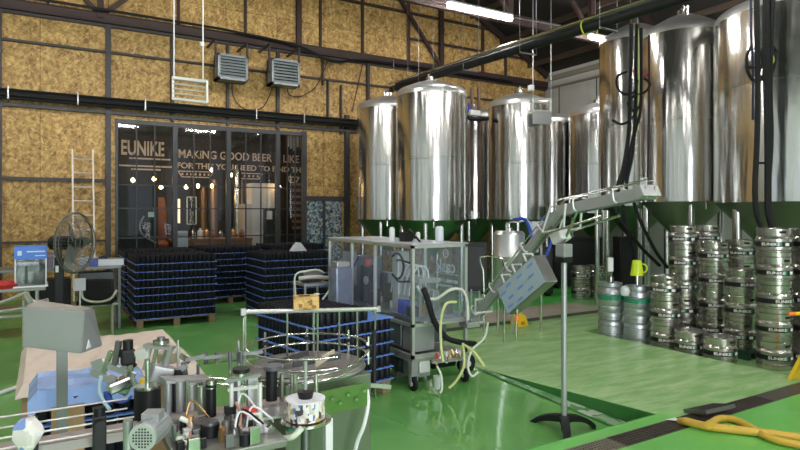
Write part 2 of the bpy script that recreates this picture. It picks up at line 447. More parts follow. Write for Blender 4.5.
for a0,a1 in ops[1:-1]: b.bb(a0, a1, YN-.1, YN, 5.2 if a0 != -1.5 else 4.2, EAVE)
b.prism([(XL,EAVE),(XR,EAVE),(RX,RZ)], YN-.1, YN)
struct('wall_front', b, mat('grey_wall', (.40,.40,.39), .7, vary=.3, vscale=1.5))
b = MB()
zl = RZ-.52*(RX-XL)
b.prism([(RX,RZ),(XR+.1,EAVE-.05),(XR+.1,EAVE+.05),(RX,RZ+.1)], YN, D+.1)
b.prism([(RX,RZ),(XL-.1,zl-.05),(XL-.1,zl+.05),(RX,RZ+.1)], YN, D+.1)
struct('ceiling', b, ROOF)
tn = [2]
def trim(b, m):
    tn[0] += 1; return struct('trim_%d' % tn[0], b, m)
# purlins under the roof
for k in range(1, 9):
    x = XR-1.12*k+.4; z = EAVE+.52*(XR-x)-.12
    b = MB(); b.bb(x-.04, x+.04, YN, D, z-.16, z-.02); trim(b, mat('purlin', (.075,.05,.035), .7, vary=.3))
# trusses
def pxX(px):
    u = (px-400)/F; return D*(SA+CA*u)/(CA-SA*u)
def truss(y, w=.1, m=RUST):
    b = MB(); zc = 5.72
    b.bb(XL, XR, y-w/2, y+w/2, zc-.10, zc-.085); b.bb(XL, XR, y-w/2, y+w/2, zc+.085, zc+.10); b.bb(XL, XR, y-.012, y+.012, zc-.1, zc+.1)
    b.beam((XR, y, EAVE-.1), (RX, y, RZ-.2), w, .16); b.beam((XL, y, zl-.1), (RX, y, RZ-.2), w, .16)
    if y > 13: xs = [pxX(100), pxX(297), pxX(439)]
    else: xs = [1.0, 3.4, 5.8, 8.3, 10.75]
    for i, x in enumerate(xs):
        zt = (EAVE+.52*(XR-x) if x > RX else zl+.52*(x-XL))-.2
        b.bb(x-.06, x+.06, y-w/2, y+w/2, zc, zt)
        if i < len(xs)-1 and x >= 3 and y < 13:
            b.beam((xs[i+1], y, zc+.05), (x, y, zt-.3), .07, .09)
    if y > 13:
        b.beam((pxX(439), y, zc+.05), (pxX(439)-(pxX(439)-pxX(395))*1.8, y, zc+.05+1.8*1.78), .07, .09); b.beam((pxX(100)-.35, y, zc+.4), (pxX(100), y, zc+.05), .07, .09); b.beam((pxX(100)+.5, y, zc+.5), (pxX(100), y, zc+.05), .07, .09)
    return trim(b, m)
for y in (D-.12, 9.4, 4.6, 0, -4.6): truss(y)
# steel grid on the back wall
def pxX(px): 
    u = (px-400)/F; return D*(SA+CA*u)/(CA-SA*u)
yb = D-.03
for px, z0, z1, w in ((108,0,5.62,.13),(172,3.7,5.62,.09),(227,3.7,5.62,.08),(277,3.7,5.62,.10),(367,3.7,5.62,.10),(346,0,4.2,.16),
                      (327,3.9,5.05,.05),(322,4.9,5.6,.05),(340,3.7,4.95,.05),(420,3.5,5.6,.06),(0,0,5.62,.09)):
    x = pxX(px); b = MB(); w *= .75; b.bb(x-w/2, x+w/2, D-.1, D, z0, z1); trim(b, FRAME)
for px, w in ((48,.05),(178,.06),(245,.06),(320,.06),(362,.07),(408,.07),(482,.08),(505,.07)):
    x = pxX(px); zt = min(9.5, EAVE+.52*(XR-x)-.1); b = MB(); b.bb(x-w/2, x+w/2, D-.06, D, 5.8, zt); trim(b, RUST)
for z, x0, x1, w, m in ((5.05, XL, 11.9, .06, FRAME), (5.6, XL, XR, .09, FRAME), (2.37, XL, WX0-.1, .09, FRAME), (1.13, XL, WX0-.1, .05, FRAME),
                     (3.80, XL, 7.6, .10, FRAME), (7.15, 6.3, 11.4, .08, RUST), (4.6, 8.5, XR, .07, FRAME), (6.45, 8.5, 12.8, .07, RUST)):
    b = MB(); w *= .75; b.bb(x0, x1, D-.08, D, z-w/2, z+w/2); trim(b, m)
for px in (121, ):
    pass
# right wall joints and eave beams
for y in (5.5, 7.0, 8.6, 10.1, 11.75, 13.2):
    b = MB(); b.bb(XR-.012, XR, y-.015, y+.015, 0, 5.6); trim(b, FRAME)
for z, h in ((5.6, .05), (5.9, .14), (6.25, .07)):
    b = MB(); b.bb(XR-.10, XR-.001 if z < 6.1 else XR-.02, YN, D-.2, z-h/2, z+h/2); trim(b, mat('eave_beam', (.30, .27, .22), .6))

# ---------- windows to the taproom ----------
xs = [WX0, 2.50, 3.67, 4.85, WX1]
for i in range(4):
    x0, x1 = xs[i], xs[i+1]
    w = bpy.data.objects.new('window_%d' % (i+1), None); C.objects.link(w); w['kind'] = 'structure'; w.location = ((x0+x1)/2, D, 0)
    b = MB(); t = .05
    b.bb(x0, x0+t, D-.06, D+.06, 0, WZ); b.bb(x1-t, x1, D-.06, D+.06, 0, WZ); b.bb(x0+t, x1-t, D-.06, D+.06, WZ-.09, WZ); b.bb(x0+t, x1-t, D-.06, D+.06, 0, .14)
    obj('window_frame', b, mat('window_frame', (.035,.038,.045), .4, .2), w)
    b = MB()
    for k in (1, 2):
        x = x0+t+(x1-x0-2*t)*k/3; b.bb(x-.011, x+.011, D-.02, D+.02, .14, WZ-.09)
    for z in (.55, 1.17, 1.80, 2.30):
        b.bb(x0+t, x1-t, D-.02, D+.02, z-.013, z+.013)
    obj('muntins', b, mat('muntin', (.02,.02,.024), .4), w)
    b = MB(); b.bb(x0+t, x1-t, D-.004, D+.004, .14, WZ-.09)
    obj('pane', b, GLASS, w)
# taproom shell
TY = 17.6
DARKW = mat('taproom_wall', (.020,.015,.014), .7, vary=.4, vscale=3)
b = MB(); b.bb(-1.5, 9.5, TY, TY+.1, 0, 4.6); struct('wall_inner_back', b, DARKW)
b = MB(); b.bb(-1.6, -1.5, D+.1, TY+.1, 0, 4.6); struct('wall_inner_left', b, DARKW)
b = MB(); b.bb(9.5, 9.6, D+.1, TY+.1, 0, 4.6); struct('wall_inner_right', b, DARKW)
b = MB(); b.bb(-1.6, 9.6, D+.1, TY+.1, 4.6, 4.7); struct('ceiling_inner', b, DARKW)
b = MB(); b.bb(-1.6, 9.6, D+.1, TY+.1, -.1, 0); struct('floor_inner', b, mat('taproom_floor', (.12,.07,.04), .5, vary=.3))

CREAM = mat('sign_cream', (.85,.72,.64), .6)
def wall_text(name, body, px0, px1, py, hpx, label, bold=0.0, sxm=None):
    a = AY(px0, py, TY-.03); c = AY(px1, py, TY-.03); size = hpx/F*(TY/(CA-SA*((px0+px1)/2-400)/F))*1.38
    b = MB(); M = Matrix.Translation(((a.x+c.x)/2, TY-.012, (a.z+c.z)/2)) @ Matrix.Rotation(PI/2, 4, 'X')
    # measure natural width
    t = MB().text(body, size, .01, Matrix.Identity(4), bold=bold); xsx = [v.co.x for v in t.bm.verts]; w = max(xsx)-min(xsx); t.bm.free()
    b.text(body, size, .01, M, sx=(c.x-a.x)/w, bold=bold)
    return solo(name, b, CREAM, label, 'lettering')
wall_text('wall_lettering', 'EUNIKE', 121, 164, 149, 14.5, 'big block lettering EUNIKE on the dark taproom wall', bold=.012)
wall_text('wall_lettering', 'MAKiNG GOOD BEER IS LIKE', 178.5, 299, 157, 8, 'hand-drawn line MAKING GOOD BEER IS LIKE, upper line of the slogan', bold=.004)
wall_text('wall_lettering', 'FOR THIS YOU NEED TO FIND TH', 177, 301, 168, 5.5, 'smaller second line of the slogan under MAKING GOOD BEER', bold=.005)
b = MB(); p = AY(151, 159, TY); b.bb(p.x-.55, p.x+.5, TY-.02, TY, p.z-.02, p.z+.02)
p = AY(149, 166, TY); b.bb(p.x-.75, p.x+.65, TY-.02, TY, p.z-.03, p.z+.01); b.bb(p.x-.45, p.x+.3, TY-.02, TY, p.z-.12, p.z-.08)
solo('painted_flourish', b, CREAM, 'cream strokes painted under the EUNIKE lettering', 'painting')
def ribbon(pxa, pxb, py, label):
    a = AY(pxa, py, TY); c = AY(pxb, py, TY); b = MB(); L_ = c.x-a.x; z = a.z
    b.beam((a.x, TY-.012, z), (c.x, TY-.012, z), .02, .03); b.beam((a.x+.1, TY-.012, z-.16), (c.x-.1, TY-.012, z-.16), .02, .03)
    b.beam((a.x, TY-.012, z), (a.x+.1, TY-.012, z-.16), .02, .03); b.beam((c.x, TY-.012, z), (c.x-.1, TY-.012, z-.16), .02, .03)
    n = int(L_/.12)
    for k in range(1, n): b.bb(a.x+L_*k/n-.03, a.x+L_*k/n+.02, TY-.02, TY, z-.11, z-.05)
    solo('painted_ribbon', b, CREAM, label, 'painting')
ribbon(178, 213, 171, 'ribbon painted on the taproom wall under MAKING'); ribbon(236, 262, 173, 'ribbon painted on the taproom wall under BEER'); ribbon(287, 299, 177, 'short ribbon painted on the taproom wall under LIKE')
b = MB(); 
for k in range(8):
    p = AY(297, 184+6.2*k, TY); b.bb(p.x-.16, p.x+.16, TY-.02, TY, p.z-.05, p.z+.03)
solo('painted_ladder', b, mat('painted_rust', (.32,.17,.11), .6), 'column of rust-coloured bars painted on the taproom wall', 'painting')
# taproom furniture
def tz(px, py, Y): return AY(px, py, Y)
Yt = 16.0
for i, (px, py) in enumerate(((133,180),(154,179),(161,187),(186,187),(198,186),(211,170),(212,186),(231,175),(279,186))):
    Yb = 15.2+.25*(i % 4); p = tz(px, py, Yb)
    t = thing('pendant_bulb', ['warm bare bulb hanging left of the door pane, highest of that pane','warm bare bulb hanging at the middle of the EUNIKE pane','warm bare bulb hanging low at the right of the EUNIKE pane','warm bare bulb hanging left above the boxed vertical sign','warm bare bulb hanging right above the boxed vertical sign','warm bare bulb hanging highest of all, under the word GOOD','warm bare bulb hanging lowest under the word GOOD','warm bare bulb hanging right of the thick mullion under BEER','warm bare bulb hanging alone in the rightmost pane'][i], 'light bulb', p)
    obj('bulb', MB().lathe([(0,-.05),(.03,-.04),(.045,-.01),(.035,.025),(.015,.05),(0,.05)], p, 12), BULB, t)
    obj('cord', MB().cyl(p+Vector((0,0,.05)), (p.x, p.y, 4.6), .008, 6), BLACK, t)
p0, p1 = tz(187, 197, 15.6), tz(196, 224, 15.6)
t = thing('hanging_sign', 'black boxed vertical sign with white letters behind the glass', 'sign', ((p0.x+p1.x)/2, 15.6, p1.z))
obj('board', MB().bb(p0.x, p1.x, 15.6, 15.63, p1.z, p0.z), BLACK, t)
b = MB()
for x in (p0.x, p1.x): b.bb(x-.012, x+.012, 15.58, 15.6, p1.z, p0.z)
for z in (p0.z, p1.z): b.bb(p0.x, p1.x, 15.58, 15.6, z-.012, z+.012)
obj('border', b, WHITE, t)
b = MB()
for k, ch in enumerate('KITCHEN'):
    z = p0.z-(p0.z-p1.z)*(k+.6)/7.3; b.text(ch, .14, .004, Matrix.Translation(((p0.x+p1.x)/2, 15.59, z)) @ Matrix.Rotation(PI/2, 4, 'X'))
obj('lettering', b, WHITE, t)
obj('chain', MB().cyl(((p0.x+p1.x)/2,15.61,p0.z), ((p0.x+p1.x)/2,15.61,4.6), .008, 6), BLACK, t)
p0, p1 = tz(252, 183, 15.4), tz(276, 246, 15.4)
t = thing('cooler_cabinet', 'tall white cabinet behind the glass, right of the word BEER', 'cabinet', ((p0.x+p1.x)/2, 15.4, 0))
obj('body', MB().bb(p0.x, p1.x, 15.4, 16.0, 0, p0.z), mat('white_cabinet', (.78,.74,.72), .5), t)
obj('side_panel', MB().bb(p0.x-.22, p0.x, 15.42, 15.95, 0, p0.z-.55), mat('cream_cabinet', (.70,.62,.56), .5), t)
pa, pb = tz(263, 208, 15.35), tz(277, 244, 15.35)
t = thing('chalkboard', 'dark framed board leaning before the white cabinet', 'board', ((pa.x+pb.x)/2, 15.3, 0))
obj('board', MB().bb(pa.x, pb.x, 15.3, 15.34, 0, pa.z), mat('slate', (.02,.025,.03), .5), t)
obj('paper', MB().bb(pa.x+.08, pb.x-.15, 15.29, 15.3, pa.z-.3, pa.z-.08), PALE, t)
# brew vessels inside
for px, w, z1, m_, lb in ((203,.09,2.4,mat('dull_brass',(.22,.13,.07),.4,.8),'copper coloured vertical pipe left of the second mullion'),(213,.12,2.6,mat('copper',(.30,.18,.12),.35,.9),'stout copper column behind the glass'),
                      (237,.12,3.0,STEEL,'steel distilling column behind the BEER pane'),(241,.07,2.6,BRASS,'thin brassy column beside the steel one'),(160,.16,2.1,mat('brick_red',(.20,.07,.04),.7),'rust red panel behind the right of the EUNIKE pane')):
    p = tz(px, 220, 16.3)
    solo('brewing_column', MB().lathe([(0,0),(w*1.6,0),(w*1.6,.9),(w,1.0),(w,z1-.2),(w*.6,z1),(0,z1)], (p.x,16.3,0), 20), m_, lb, 'pipe')
p = tz(178, 213, 15.5)
solo('glowing_tube', MB().cyl((p.x,15.5,1.45),(p.x,15.5,2.05),.05,12), mat('lit_tube',(.9,.7,.4),.5,emit=(1,.75,.4),strength=1.3), 'glowing cream tube lamp left of the boxed vertical sign', 'lamp')
b = MB(); pa, pb = tz(172, 244, 15.2), tz(252, 244, 15.2)
b.bb(pa.x, pb.x, 15.2, 15.7, 0, 1.0); b.bb(pa.x-.05, pb.x+.0, 15.15, 15.75, 1.0, 1.06)
solo('taproom_counter', b, mat('counter_wood', (.30,.16,.08), .5, vary=.3), 'brown wooden counter inside the taproom', 'counter')
for i in range(9):
    px = 192+7*i
    if px > 250: break
    p = tz(px, 236, 15.45); hh = .2+.1*random.random()
    solo('counter_jar', MB().lathe([(0,1.061),(.07,1.061),(.07,1.06+hh*.7),(.03,1.06+hh*.85),(.03,1.06+hh),(0,1.06+hh)], (p.x,15.3+.3*random.random(),0), 12), (STEEL, PALE, BRASS, mat('glass_brown',(.25,.09,.03),.2))[i % 4], 'jar or bottle standing on the taproom counter', 'jar', 'jars on the taproom counter')
pa, pb = tz(177, 231, 14.6), tz(188, 249, 14.6)
solo('posted_notice', MB().bb(pa.x, pb.x, 14.6, 14.62, pb.z, pa.z).bb((pa.x+pb.x)/2-.02,(pa.x+pb.x)/2+.02,14.62,14.66,0,pa.z), mat('pale_blue_sheet',(.62,.68,.74),.6), 'pale notice stand low behind the second pane', 'notice')
pa, pb = tz(147, 212, 13.98), tz(154, 217, 13.98)
solo('door_notice', MB().bb(pa.x, pb.x, 13.808, 13.815, pb.z, pa.z), mat('pale_green_sheet',(.55,.66,.62),.6), 'small pale notice stuck to the dark door pane', 'notice')
pa, pb = tz(118, 186, 14.2), tz(158, 250, 14.2)
solo('dark_curtain', MB().bb(pa.x, pb.x, 14.2, 14.25, 0, pa.z), mat('black_cloth', (.012,.014,.018), .6, vary=.3), 'black sheet hanging behind the door pane', 'curtain')
b = MB(); b.tube([tz(144,216,14.15), tz(140,225,14.15), tz(143,235,14.15), tz(156,243,14.15)], .02, 6)  # pale tube drawn in place of a curved reflection in the pane
solo('curve_reflection', b, SATIN, 'curved reflection in the door pane, modelled as a pale tube over the black sheet', 'cable')
b = MB(); pa, pb = AY(287,126,14.3), AY(299,147,14.3)
for k in range(5): b.bb(pa.x+k*.09, pa.x+k*.09+.06, 14.3, 14.33+.02*(k%2), pb.z-.05*(k%3), pa.z)
solo('grey_strips', b, SATIN, 'grey hanging strips at the top of the rightmost pane', 'strip')

# wall panels right of the windows
x0, x1 = pxX(305.5), pxX(341)
solo('sticker_board', MB().bb(x0, x1, D-.05, D, .2, 2.02), voronoi_mat('stickers', [(.10,.16,.20),(.35,.42,.45),(.05,.08,.12),(.20,.32,.26),(.45,.38,.34),(.12,.20,.32),(.03,.03,.04),(.5,.52,.5)], 22, .5), 'noticeboard crowded with small stickers, below the framed wood panel', 'board')
b = MB(); b.bb(x0-.05, x1+.05, D-.09, D-.05, 2.0, 2.12); b.bb(pxX(323)-.03, pxX(323)+.03, D-.09, D-.05, .2, 2.0); trim(b, FRAME)
b = MB(); b.bb(x0-.12, x0, D-.09, D-.0, 0, 3.7); trim(b, FRAME)

# cable trays / services along the wall
b = MB()
for dz, dy, r in ((0,.22,.045),(-.09,.22,.04),(-.045,.30,.035),(.05,.30,.02)):
    b.cyl((XL, D-dy, 4.0+dz), (7.9, D-dy, 4.0+dz), r, 10)
solo('wall_pipes', b, FOAM, 'bundle of black insulated pipes running along the chipboard wall', 'pipe')
for px in (9, 77, 143, 252, 299):
    x = pxX(px); b = MB(); b.bb(x-.012, x+.012, D-.36, D-.10, 3.86, 3.875); b.bb(x-.012, x+.012, D-.36, D-.345, 3.86, 4.1)
    b.bb(x-.012, x+.012, D-.36, D, 4.09, 4.105)
    solo('pipe_hanger', b, SATIN, 'thin metal strap holding the black wall pipes', 'bracket', 'straps on the wall pipes')
b = MB()
b.tube([(XL,D-.3,5.86),(2,D-.3,5.84),(4,D-.3,5.80),(5.3,D-.3,5.7),(6.2,D-.3,5.45),(7.4,D-.3,5.62),(12,D-.3,5.62)], .03, 8)
solo('wall_cable', b, BLACK, 'black cable sagging below the long truss beam', 'cable')
for pts, lb in (([(232,82),(234,98),(245,109),(262,108),(271,92),(272,86)], 'thin brown cable looping between the two heaters'), ([(287,87),(290,95),(302,96),(317,85),(330,55)], 'thin brown cable curving right of the second heater'),
            ([(364,58),(358,85),(352,112)], 'brown cable slanting down left of the tanks')):
    solo('power_cable', MB().tube([AY(px, py, D-.12) for px, py in pts], .014, 6), mat('brown_cable',(.07,.035,.025),.6), lb, 'cable')

# ---------- heaters on the wall ----------
def heater(px0, px1, py0, py1, label):
    Y = 12.9; a = AY(px0, py0, Y); c = AY(px1, py1, Y); cx = (a.x+c.x)/2; w = c.x-a.x; h = a.z-AY((px0+px1)/2, py1, Y).z; zc = AY((px0+px1)/2, (py0+py1)/2, Y).z
    t = thing('unit_heater', label, 'heater', (cx, Y, zc-h/2))
    G_ = mat('heater_grey', (.27,.29,.31), .45, .3)
    b = MB(); th = .05
    for dx in (-1, 1): b.bb(cx+dx*w/2-(.05 if dx > 0 else 0), cx+dx*w/2+(.05 if dx < 0 else 0), Y, Y+.38, zc-h/2, zc+h/2)
    b.bb(cx-w/2, cx+w/2, Y, Y+.38, zc+h/2-th, zc+h/2); b.bb(cx-w/2, cx+w/2, Y, Y+.38, zc-h/2, zc-h/2+th); b.bb(cx-w/2, cx+w/2, Y+.3, Y+.38, zc-h/2, zc+h/2)
    obj('casing', b, G_, t)
    n = 7
    for k in range(n):
        z = zc-h/2+th+(h-2*th)*(k+.5)/n
        obj('louvre', MB().box((cx, Y+.04, z), (w-.1, .07, .012), R=Matrix.Rotation(math.radians(38), 3, 'X')), mat('louvre_grey',(.60,.66,.70),.35,.5), t)
    obj('back_grille', MB().bb(cx-w/2+.05, cx+w/2-.05, Y+.2, Y+.22, zc-h/2+.05, zc+h/2-.05), BLACK, t)
    for dx in (-1, 1):
        b = MB(); b.bb(cx+dx*(w/2+.02)-.02, cx+dx*(w/2+.02)+.02, Y+.1, Y+.14, zc-.02, zc+h/2+.32); b.bb(cx+dx*(w/2+.02)-.02, cx+dx*(w/2+.02)+.02, Y+.1, D, zc+h/2+.30, zc+h/2+.34)
        obj('bracket', b, FRAME, t)
    return t
heater(218, 248, 53.5, 81, 'grey louvred heater on the chipboard wall, the left one of the pair')
heater(272, 300, 58.5, 86, 'grey louvred heater on the chipboard wall, the right one of the pair')
# hanging lamp rack
a, c = P(172.5, 81, 9.5), P(207, 100, 9.5)
dirv = (P(207,84,9.5)-P(172.5,79,9.5)); e0 = P(173,79,9.5); e1 = P(207,83,9.5)
t = thing('hanging_lamp', 'white slatted lamp hanging on two pale cords before the wall', 'lamp', ((e0.x+e1.x)/2, (e0.y+e1.y)/2, P(190,101,9.5).z))
b = MB()
for k in range(5):
    o_ = Vector((0,0,-.30*k/4)); b.beam(e0+o_, e1+o_, .05, .022)
obj('slats', b, mat('lamp_cream',(.55,.50,.40),.5), t)
b = MB()
for e in (e0, e1): b.beam(e+Vector((0,0,.03)), e+Vector((0,0,-.32)), .05, .03)
b.beam(e0+Vector((0,0,.02)), e1+Vector((0,0,.02)), .08, .04); b.beam(e0+Vector((0,0,-.32)), e1+Vector((0,0,-.32)), .08, .03)
obj('lamp_frame', b, WHITEMET, t)
for q in (P(174,0,9.5), P(203,0,9.5)):
    obj('cord', MB().cyl((q.x,q.y,P(190,79,9.5).z), (q.x,q.y,8.4), .010, 6), WHITE, t)
q = P(202,46,9.5); obj('connector', MB().cyl(q, q+Vector((0,0,.06)), .035, 10), WHITE, t)

# ---------- tube lights ----------
def tube_light(x0, y, label, L_=1.56, z=5.5):
    t = thing('tube_light', label, 'ceiling light', (x0+L_/2, y, z))
    obj('diffuser', MB().cyl((x0+.02,y,z),(x0+L_-.02,y,z),.045,12), LAMP, t)
    obj('housing', MB().bb(x0, x0+L_, y-.05, y+.05, z+.045, z+.09, bev=.01), WHITEMET, t)
    for dx in (.2, L_-.2):
        zt = (EAVE+.52*(XR-(x0+dx)) if x0+dx > RX else RZ-.52*(RX-x0-dx))
        obj('suspension_wire', MB().cyl((x0+dx,y,z+.09),(x0+dx,y,zt),.006,5), SATIN, t)
    return t
tube_light(6.33, 8.87, 'long lit tube lamp hanging in front of the gable, before the first tanks')
tube_light(10.1, 8.9, 'lit tube lamp half hidden by the tall rear tank')
for r, yy in enumerate((8.9, 4.2, -.5, -4.5)):
    for k, x in enumerate((-4.98, -1.21, 2.56, 6.33, 10.1)):
        if r == 0 and k > 2: continue
        tube_light(x, yy, 'lit tube lamp hanging from the dark roof outside the view', z=5.5 if (r == 0) else 6.0)['group'] = 'lamps outside the view'
b = MB(); b.cyl(P(385,-6,9.2)-Vector((0,0,0)), (10.1, 8.9, 5.62), .012, 6)
solo('light_cable', b, SATIN, 'pale cable stretched between the two tube lamps', 'cable')

# ================= TANKS =================
def tank(px, Z, r, zb, zt, label, m=TANK, seam=.47, legs=4, legr=.055, cone=True, group=None, ph=0, base=0.0, rise=.36):
    c = P(px, 213, Z); x, y = c.x, c.y
    t = thing('fermentation_tank', label, 'tank', (x, y, base), group=group)
    zs = zb+(zt-zb)*seam
    obj('shell', MB().lathe([(r,zb),(r,zs-.022),(r+.007,zs-.016),(r+.007,zs+.016),(r,zs+.022),(r,zt-.09)], (x,y,0), 72), m, t)
    dome = [(r,zt-.10),(r+.006,zt-.095),(r+.004,zt-.06)]
    for k in range(1, 6):
        a = k/5*PI/2*.80; dome.append((r-.13+.13*math.cos(a), zt-.06+.13*math.sin(a)))
    r1, z1_ = dome[-1]
    for k in range(1, 7): dome.append((r1*(1-k/6), z1_+(zt+rise*r-z1_)*math.sin(k/6*PI/2*.85)/math.sin(PI/2*.85)))
    dm = obj('dome', MB().lathe(dome, (x,y,0), 56), DOME, t)
    zc = zb-r*.95
    obj('cone', MB().lathe([(r,zb),(r*.97,zb-.03),(.12,zc),(.05,zc-.05),(.05,zc-.15),(0,zc-.15)], (x,y,0), 48), mat('cone_steel', (.30,.31,.30), .33, 1), t)
    lr = r*.86
    for k in range(legs):
        a = ph+PI/4+k*2*PI/legs; lx, ly = x+lr*math.cos(a), y+lr*math.sin(a)
        g = obj('leg', MB().cyl((lx,ly,base+.02),(lx,ly,zb+.02),legr,14), STEEL, t)
        obj('foot', MB().cyl((lx,ly,base),(lx,ly,base+.03),legr*1.7,14), STEEL, g)
    # top valve
    tz_ = zt+rise*r
    b = MB(); b.cyl((x,y,tz_-.03),(x,y,tz_+.06),.11,16); b.cyl((x+.02,y,tz_+.06),(x+.02,y,tz_+.16),.02,8); b.cyl((x-.3*r,y-.3*r,tz_-.12),(x-.3*r,y-.3*r,tz_+.05),.03,8)
    b.cyl((x-.05,y,tz_+.1),(x+.05,y,tz_+.1),.018,8)
    obj('top_valve', b, STEEL, t)
    # small sample tap low on the shell, camera side
    d = Vector((-SA,-CA,0)); q = Vector((x,y,zb-.02))+d*r
    b = MB(); b.cyl(q, q+d*.1, .015, 8); b.cyl(q+d*.1, q+d*.1+Vector((0,0,-.12)), .012, 8); b.box(q+d*.1+Vector((0,0,.02)), (.03,.03,.05))
    obj('sample_tap', b, STEEL, t)
    return t
TA = tank(431.5, 11.9, .70, 1.56, 4.10, 'polished conical tank nearest the wall, in the front of the left row')
TA2 = tank(388, 13.45, .70, 1.56, 4.10, 'polished conical tank at the far left, half hidden by its front neighbour')
TB = tank(519, 13.4, .70, 1.56, 4.15, 'polished conical tank standing alone in the middle of the tank rows')
TE = tank(472, 14.85, .70, 1.56, 4.10, 'dark looking tank seen in the gap between the two polished ones on the left')
TD = tank(598, 14.5, .70, 1.70, 4.14, 'conical tank before the white wall, left of the tallest pair')
TC = tank(547, 15.6, .70, 1.60, 4.10, 'dark tank deep in the back, just left of the one by the white wall')
TF = tank(635, 12.6, .72, 1.85, 5.36, 'very tall tank behind the black hose drop', rise=.5)
T3 = tank(683, 10.8, .72, 1.90, 4.96, 'very tall polished tank behind the stacked kegs, left of the huge one', rise=.48)
T4 = tank(803, 9.0, 1.20, 1.86, 4.72, 'huge wide tank at the right edge, rising out of the frame', m=TANKW, legr=.065, seam=.60, ph=.3)
# name plate box on middle tank
c = P(542, 118, 12.55)
t = thing('gauge_board', 'grey steel panel hung by the top of the middle tank', 'panel', c-Vector((0,0,.25)))
R = Matrix.Rotation(math.radians(-20), 3, 'Z')
obj('panel', MB().box(c, (.42,.04,.26), R=R, bev=.008), SATIN, t)
b = MB()
for dx in (-.2,.2):
    q = R @ Vector((dx,0,0)); b.cyl(c+q+Vector((0,0,.12)), c+q+Vector((0,0,.4)), .018, 8)
q = R @ Vector((.2,0,0)); b.cyl(c-q+Vector((0,0,.4)), c+q+Vector((0,0,.4)), .018, 8); b.cyl(c-q+Vector((0,0,.15)), c+q+Vector((0,0,.15)), .018, 8)
obj('handrail', b, WHITEMET, t)
for px in (533, 551):
    q = P(px, 60, 12.6); obj('cord', MB().cyl((q.x,q.y,c.z+.1),(q.x,q.y,8.2),.010,6), SATIN, t)
q = P(531, 88, 12.6); obj('junction_box', MB().box(q,(.10,.10,.12),bev=.01), WHITE, t)

# glycol pipe over the tanks
PXX = 6.7
g0, g1 = Vector((PXX, 11.5, 4.47)), Vector((PXX, 1.0, 4.26))
t = thing('overhead_pipe', 'thick black insulated pipe with cable tray running over the tanks', 'pipe', (PXX, 7, 4.3))
obj('insulated_pipe', MB().cyl(g0, g1, .072, 16), FOAM, t)
obj('insulated_pipe', MB().cyl(g0+Vector((.15,0,.04)), g1+Vector((.15,0,.04)), .05, 14), FOAM, t)
obj('conduit', MB().cyl(g0+Vector((-.08,0,.10)), g1+Vector((-.08,0,.10)), .022, 10), STEEL, t)
obj('conduit', MB().cyl(g0+Vector((.10,0,.14)), g1+Vector((.10,0,.14)), .03, 10), DSTEEL, t)
for y in (11.2, 10.2, 8.7, 7.2, 5.6):
    b = MB(); z = g1.z+(g0.z-g1.z)*(y-1)/10.5
    b.box((PXX+.05,y,z-.10),(.34,.04,.02)); b.cyl((PXX-.13,y,z-.1),(PXX-.13,y,EAVE+.52*(XR-PXX)),.005,6); b.cyl((PXX+.23,y,z-.1),(PXX+.23,y,EAVE+.52*(XR-PXX)),.005,6)
    obj('pipe_hanger', b, DSTEEL, t)
q0 = g0.lerp(g1, (11.5-5.95)/10.5)
obj('yellow_strap', MB().tube([q0+Vector((math.cos(a)*.17+.06,.02*math.sin(a),math.sin(a)*.15)) for a in [k*PI/4 for k in range(8)]], .010, 6, closed=True), LIME, t)
# small drop pipes in front of the wall behind tank A
for px, z1, lb in ((463,1.75,'left'),(472,1.75,'middle'),(479,1.75,'right')):
    p = P(px, 90, 13.3)
    solo('drop_pipe', MB().cyl((p.x,p.y,z1),(p.x,p.y,4.5),.035,10), mat('brown_steel',(.10,.06,.045),.5,.3), 'brown vertical drop pipe behind the first tanks, %s of three' % lb, 'pipe')
t = thing('blue_valve', 'blue handled valve on a black side pipe near the tank tops', 'valve', P(473,120,13.0))
obj('valve_body', MB().box(P(474,113,13.0),(.28,.12,.12),bev=.02), WHITEMET, t); obj('handle', MB().box(P(469,108,12.95),(.05,.05,.2),bev=.01), BLUEP, t)
obj('side_pipe', MB().tube([P(465,112,13),P(470,118,13),P(480,119,13),P(487,119,13.2)], .05, 8), BLACK, t)

# hose drops
def hose_drop(name, base_pts, label, Z):
    t = thing(name, label, 'hose', P(base_pts[0][1][-1][0], base_pts[0][1][-1][1], Z))
    for r, pts, m in base_pts:
        obj('hose', MB().tube([P(p[0], p[1], Z+(p[2] if len(p) > 2 else 0)) for p in pts], r, 8), m, t)
    return t
hose_drop('hose_bundle', [
 (.034, [(631,24),(631,50),(630,90),(629,130),(624,165),(618,186),(620,196)], FOAM),
 (.030, [(637,24),(636,60),(636,100),(633,150),(627,180),(626,195)], FOAM),
 (.030, [(641,28),(641,70),(640,110),(634,135),(622,185)], RUBBER),
 (.018, [(649,35),(649,120),(648,170),(646,196)], mat('violet_pipe',(.03,.028,.05),.3,.4)),
 (.018, [(638,28),(638.5,70),(638,130)], TUBEY),
 (.022, [(627,72),(618,76),(617,86),(624,94),(634,92),(638,80)], RUBBER),
 (.022, [(644,78),(650,84),(645,92),(634,96),(628,104),(636,112),(640,100)], RUBBER),
 (.022, [(612,120),(622,124),(632,118),(640,104)], RUBBER),
 (.016, [(632,70),(640,76),(648,72)], RED)], 'tangle of black hoses dropping from the overhead pipe in front of the tall tank', 10.2)
